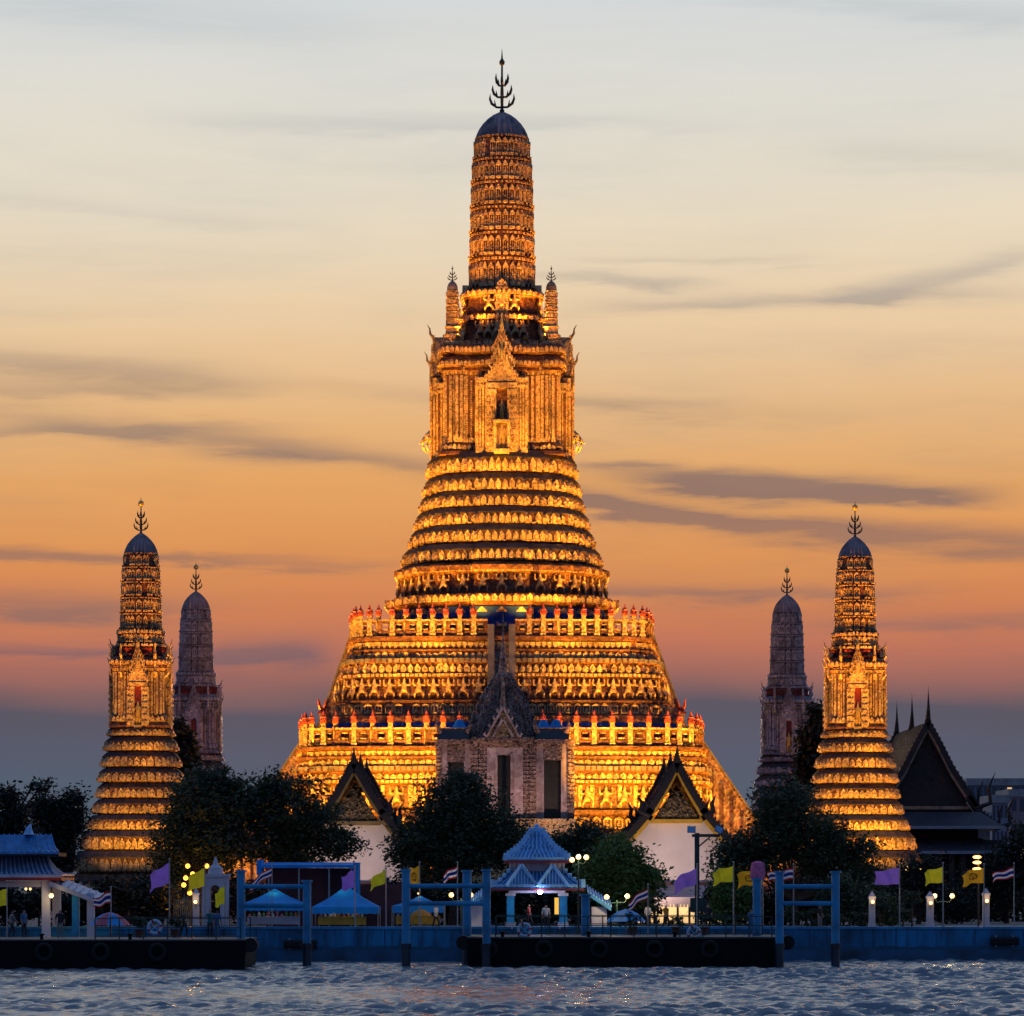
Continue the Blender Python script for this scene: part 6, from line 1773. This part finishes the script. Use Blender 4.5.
# ================================================================== FLAGS
FP = mat('flag_purple', (.45, .24, .90), .8, .08, 2, transl=.5); FY = mat('flag_yellow', (.92, .85, .03), .8, .08, 2, transl=.5); FO = mat('flag_orange', (.95, .50, .02), .8, .08, 2, transl=.5)
FR = mat('flag_red', (.50, .02, .03), .8, .05, 2, transl=.2); FW = mat('flag_white', (.75, .75, .80), .8, .03, 2, transl=.5); FB = mat('flag_blue', (.02, .03, .25), .8, .05, 2, transl=.2)
EMB = mat('flag_emblem', (.35, .16, .02), .8, .1, 3); EMB2 = mat('flag_emblem_olive', (.38, .34, .02), .8, .1, 3)
EMB3 = mat('flag_emblem_violet', (.17, .08, .40), .8, .1, 3)
def flag(px, pyt, pyb, kind, tipx, droop, Y, zb, label, seed, hoist=None):
    """a flag on a pole; tipx: picture column of the free corner, droop: how many rows it hangs lower than the hoist"""
    g_ = random.Random(seed); s = Y / F; x_ = X(px, Y)
    zt = Z(pyt - 3, Y)
    root = thing('flag', (x_, Y, zb), label, 'flag', 'flags on poles along the bank')
    po = MB(STEEL); po.tube([(x_, Y, zb), (x_, Y, zt)], [.045, .03], 8); po.sphere((x_, Y, zt + .05), .06, 6); po.build('pole', root)
    L = (tipx - px) * s; H = (hoist or (pyb - pyt)) * s * .82; D = droop * s
    nx, ny = 22, 20; th = .012
    vs = []; fs = []; mi = []
    ph = g_.uniform(0, 6); wv = g_.uniform(.6, 1.7); D *= g_.uniform(.8, 1.5); L *= g_.uniform(.9, 1.04)
    for i in range(nx + 1):
        u = i / nx
        for j in range(ny + 1):
            v = j / ny
            wob = wv * .13 * u ** .7 * math.sin(u * 7.5 + ph + v * 1.6) + .05 * u * math.sin(u * 17 + v * 4 + ph)
            x = x_ + L * (u - .06 * math.sin(math.pi * v) * u) + .04 * math.sin(u * 9 + ph) * (1 if L > 0 else -1)
            z = Z(pyt, Y) - H * v * (1 - .18 * u) - D * u ** 1.25 + wv * .07 * math.sin(u * 8 + ph + v) * u
            vs.append((x, Y + wob * 1.6 * abs(L) * .8, z))
    for i in range(nx):
        for j in range(ny):
            a = i * (ny + 1) + j; fs.append((a, a + ny + 1, a + ny + 2, a + 1))
            v = (j + .5) / ny; u = (i + .5) / nx
            if kind == 'thai': mi.append(0 if v < .17 or v > .83 else (1 if v < .34 or v > .66 else 2))
            else:
                r_ = math.hypot((u - .5) * 1.25, v - .5); ring_ = (.17 < r_ < .25) or (r_ < .15 and (int(math.degrees(math.atan2(v - .5, u - .5)) // 45) % 2 == 0))
                mi.append(1 if ring_ and kind == 'orange' else 0)
    ms = {'thai': [FR, FW, FB], 'purple': [FP, EMB3], 'yellow': [FY, EMB2], 'orange': [FO, EMB]}[kind]
    f = MB(*ms); f.v = vs; f.f = fs; f.mi = mi
    f.build('cloth', root, smooth=True)
QF = 217.6
FL = [
    (7, 889, 909, 'yellow', -14, 4, 206, 1.7, 'yellow flag cut by the left edge of the picture'),
    (111, 891, 906, 'thai', 91, 10, 204.5, azd, 'striped red, white and blue flag on the left pontoon beside the parasol'),
    (169.5, 863, 888, 'purple', 149, 12, 204, azd, 'drooping purple flag between the left golden tower and the big dark tree'),
    (205, 868, 890, 'yellow', 186, 9, QF, GZ, 'yellow green flag in front of the stone arch, left of it'),
    (272, 867, 879, 'thai', 250, 12, QF, GZ, 'striped red, white and blue flag behind the left mooring frame'),
    (355, 870, 892, 'purple', 341, 6, QF, GZ, 'purple flag above the steepest blue tent'),
    (386, 870, 886, 'yellow', 368, 8, QF, GZ, 'yellow green flag left of the wide mooring frame'),
    (419.5, 866, 890, 'orange', 408, 4, QF, GZ, 'orange flag just behind the left pile of the wide mooring frame'),
    (457.5, 866, 880, 'thai', 443, 9, QF, GZ, 'striped flag above the rail of the wide mooring frame'),
    (648, 888, 901, 'thai', 626, 12, 205.5, bzd, 'striped red, white and blue flag above the blue parasol'),
    (697, 868, 888, 'purple', 672, 9, 206.3, bzd, 'purple flag at the T shaped lamp post'),
    (733.5, 866, 885, 'yellow', 710, 5, 206.3, bzd, 'yellow green flag right of the T shaped lamp post'),
    (763, 868, 888, 'orange', 737, 5, QF, GZ, 'orange flag beside the pink cloth bundle'),
    (793.5, 868, 882, 'thai', 768, 4, QF, GZ, 'striped red, white and blue flag inside the right mooring frame'),
    (899.5, 868, 888, 'purple', 873, 3, QF, GZ, 'purple flag right of the right mooring frame'),
    (943, 867, 886, 'yellow', 923, 5, QF, GZ, 'yellow flag above the white lamp pillar at the right'),
    (984, 868, 886, 'orange', 960, 4, QF, GZ, 'orange flag under the stacked orange floodlights'),
    (1014, 867, 880, 'thai', 990, 7, QF, GZ, 'striped red, white and blue flag at the right edge'),
    (225, 886, 908, 'yellow', 215, 6, QF, GZ, 'yellow green flag hanging low at the right side of the stone arch'),
]
for i, a in enumerate(FL): flag(*a, seed=i + 1)


# ================================================================== PEOPLE, LIFEBUOYS, PLANT POTS
SKIN = mat('skin', (.35, .20, .13), .6, .05, 5); HAIR = mat('dark_hair', (.01, .01, .01), .6, .1, 5)
CL = {k: mat('cloth_' + k, c, .85, .1, 4) for k, c in dict(blue=(.05, .16, .32), dark=(.02, .02, .03), white=(.6, .6, .6), red=(.4, .05, .04), teal=(.03, .2, .2), grey=(.2, .2, .2), orange=(.6, .25, .03)).items()}
def person(px, Y, zb, h, rz, shirt, trousers, label, pose='stand'):
    s = h
    arms = {'stand': [(.115, 0, .80), (.15, .01, .62), (.145, -.06, .47), (.14, -.08, .43), (-.115, 0, .80), (-.15, .01, .62), (-.145, -.05, .47), (-.14, -.07, .43)],
            'lean': [(.115, -.02, .80), (.16, -.10, .66), (.12, -.22, .62), (.09, -.25, .62), (-.115, -.02, .80), (-.16, -.10, .66), (-.12, -.22, .62), (-.09, -.25, .62)],
            'walk': [(.115, 0, .80), (.15, .08, .63), (.14, .05, .49), (.14, .02, .45), (-.115, 0, .80), (-.15, -.07, .63), (-.13, -.18, .53), (-.12, -.21, .50)]}[pose]
    k = .11 if pose == 'walk' else .02
    J = [(0, 0, .52), (0, .01, .64), (0, 0, .77), (0, 0, .84), (0, -.01, .885), (0, -.01, .945),
         (.055, 0, .49), (.06, -k, .27), (.06, -k * .6, .04), (.065, -.09 - k * .6, .02), (-.055, 0, .49), (-.06, k * .5, .27), (-.06, k * 1.3, .04), (-.065, -.09 + k * 1.3, .02)] + arms
    E = [(0, 1), (1, 2), (2, 3), (3, 4), (4, 5), (0, 6), (6, 7), (7, 8), (8, 9), (0, 10), (10, 11), (11, 12), (12, 13), (2, 14), (14, 15), (15, 16), (16, 17), (2, 18), (18, 19), (19, 20), (20, 21)]
    Rr = [(.085, .06), (.075, .055), (.10, .06), .032, .05, .042, .055, .042, .028, .022, .055, .042, .028, .022, .04, .030, .022, .018, .04, .030, .022, .018]
    me = skin([(a * s, b * s, c * s) for a, b, c in J], E, [tuple(q * s for q in r) if isinstance(r, tuple) else r * s for r in Rr], 1)
    for m in (SKIN, CL[shirt], CL[trousers], HAIR): me.materials.append(m)
    for p in me.polygons:
        z_ = p.center.z / s; x_ = abs(p.center.x) / s
        if z_ > .93 or (z_ > .87 and p.center.y > .005 * s): p.material_index = 3
        elif z_ > .825: p.material_index = 0
        elif z_ > .50 and not (x_ > .12 and z_ < .62): p.material_index = 1
        elif x_ > .115 and z_ > .38: p.material_index = 0
        elif z_ > .035: p.material_index = 2
        else: p.material_index = 3
    o = link_mesh('person', me, None, (X(px, Y), Y, zb), rz)
    tag(o, label, 'person', 'people on the landings')
PP = [
    (210, 202, azd, 1.72, .3, 'teal', 'dark', 'lean', 'person in a teal shirt at the railing near the right end of the left pontoon'),
    (217, 201.6, azd, 1.66, 2.8, 'blue', 'blue', 'stand', 'person in blue standing beside the teal shirted one on the left pontoon'),
    (184, 203.5, azd, 1.6, 1.2, 'dark', 'dark', 'walk', 'person in dark clothes walking on the left pontoon under the purple flag'),
    (60, 202, azd, 1.7, .2, 'dark', 'grey', 'stand', 'person in dark clothes standing below the left pavilion lamp'),
    (24, 203, azd, 1.68, 1.0, 'blue', 'dark', 'stand', 'person in a blue shirt inside the left pavilion'),
    (12, 204, azd, 1.6, 2.0, 'grey', 'dark', 'walk', 'person in a grey shirt near the left edge'),
    (708, 219.5, GZ, 1.66, 0, 'dark', 'dark', 'stand', 'person in dark clothes before the lit white hall, right of the lamp post'),
    (666, 219.5, GZ, 1.6, .6, 'orange', 'dark', 'walk', 'person in an orange shirt before the lit awning of the white hall'),
    (648, 220.5, GZ, 1.64, 2.4, 'white', 'dark', 'stand', 'person in a white shirt beside the blue parasol, before the white hall'),
    (751, 203, bzd, 1.66, .5, 'blue', 'blue', 'lean', 'person in blue at the right end of the middle pontoon'),
    (546, 218.0, GZ, 1.62, .2, 'white', 'dark', 'stand', 'person in a white shirt inside the blue roofed pavilion'),
    (529, 218.5, GZ, 1.68, 1.2, 'red', 'dark', 'walk', 'person in a red shirt inside the blue roofed pavilion'),
    (356, 224, GZ, 1.62, 0, 'orange', 'dark', 'stand', 'person in an orange shirt under the steepest blue tent'),
    (332, 224.5, GZ, 1.66, .4, 'white', 'dark', 'stand', 'person in a white shirt under the steepest blue tent'),
    (436, 220, GZ, 1.64, .9, 'white', 'dark', 'walk', 'person in white beside the greyish blue tent'),
    (820, 219, GZ, 1.64, .9, 'dark', 'grey', 'stand', 'person in dark clothes behind the right mooring frame'),
]
for px, Y, zb, h, rz, a, b, pose, lab in PP: person(px, Y, zb, h, rz, a, b, lab, pose)

BUOY = mat('buoy_pale_blue', (.35, .5, .65), .5, .05, 2)
for px, py, Y, zb, lab in ((524.5, 930, 200.45, bzd, 'round pale blue lifebuoy on the middle pontoon railing before the pavilion'), (694, 933, 200.45, bzd, 'round pale blue lifebuoy on the railing under the T shaped lamp post'), (155, 927, 195.35, azd, 'round pale blue lifebuoy on the left pontoon railing')):
    n = 18; x_, z_ = X(px, Y), Z(py, Y); b = MB(BUOY, CL['red']); r_ = .36
    for k in range(n):
        b.m = 1 if k % 5 == 0 else 0
        b.loft([[(x_ + (r_ + .09 * math.cos(c_)) * math.cos(2 * math.pi * kk / n), Y + .09 * math.sin(c_) - .1, z_ + (r_ + .09 * math.cos(c_)) * math.sin(2 * math.pi * kk / n)) for c_ in [j * math.pi / 4 for j in range(8)]] for kk in (k, k + 1)], cap=False)
    rt_ = thing('lifebuoy', (x_, Y, z_), lab, 'lifebuoy', 'lifebuoys on the railings'); b.build('ring', rt_)
    rp = MB(RIBW)
    for k in range(4): rp.bar((x_, Y - .14, z_), (x_ + (r_) * math.cos(.78 + k * 1.57), Y - .14, z_ + r_ * math.sin(.78 + k * 1.57)), .03, .03)
    rp.build('rope', rt_)
for px, Y, zb, lab in ((676, 208, bzd, 'dark potted plant left of the T shaped lamp post'), (704, 208, bzd, 'dark potted plant right of the T shaped lamp post'), (633, 208, bzd, 'dark potted plant under the blue parasol'), (139, 202.5, azd, 'dark potted plant on the left pontoon, right of the parasol'), (175, 202.5, azd, 'dark potted plant under the left purple flag')):
    x_ = X(px, Y); rt_ = thing('potted_plant', (x_, Y, zb), lab, 'plant', 'potted plants on the pontoons')
    p = MB(mat('clay_pot', (.12, .05, .03), .8, .2, 3)); p.lathe(x_, Y, [(.18, zb), (.27, zb + .4), (.30, zb + .42), (.30, zb + .48), (.22, zb + .44)], 12); p.build('pot', rt_)
    V = leaves([(x_, Y, zb + .85, .42, .42, .36)], 260, .11, int(px), .3, .10); f = MB(LF_DARK)
    f.v = [tuple(v) for v in V]; f.f = [(4 * i, 4 * i + 1, 4 * i + 2, 4 * i + 3) for i in range(len(V) // 4)]; f.mi = [0] * len(f.f); f.build('foliage', rt_)

# ================================================================== FAR TOWN at the right edge
def building(px0, px1, py, Y, d, c, label, rows, cols, seed):
    g_ = random.Random(seed); x0, x1, zt = X(px0, Y), X(px1, Y), Z(py, Y)
    root = thing('apartment_block', ((x0 + x1) / 2, Y, GZ), label, 'building', 'town blocks far behind the temple')
    w_ = MB(mat('far_wall_%d' % seed, c, .8, .1, .1)); w_.box(x0, x1, Y, Y + d, GZ, zt); w_.build('wall', root)
    p_ = MB(CONC); p_.box(x0 - .3, x1 + .3, Y - .3, Y + d + .3, zt - .8, zt + .5); p_.build('parapet', root)
    for i in range(cols):
        for j in range(rows):
            xa = x0 + (x1 - x0) * (i + .2) / cols; xb = x0 + (x1 - x0) * (i + .8) / cols; za = zt - 4.2 * (j + 1) + 1
            lit = g_.random() < .06
            q_ = MB(mat('lit_window', (.6, .4, .2), .4, 0, 1, emit=(1, .6, .25), estr=.8) if lit else mat('far_window', (.04, .06, .09), .3, .2, .2)); q_.box(xa, xb, Y - .05, Y + .05, za, za + 2.0); q_.build('window', root)
building(968, 1036, 781, 640, 25, (.11, .15, .20), 'long blue grey block with a flat roof far behind the dark hall', 4, 9, 1)  # distance haze put into the dim blue-grey wall colour
building(992, 1008, 798, 560, 15, (.26, .27, .33), 'small pale block far behind the dark hall, below the long flat one', 4, 4, 2)
building(1010, 1050, 792, 580, 15, (.30, .22, .24), 'pinkish block far off at the right edge', 4, 5, 3)
building(970, 990, 815, 540, 15, (.13, .10, .10), 'low brown block far off beside the dark hall roof', 2, 4, 4)
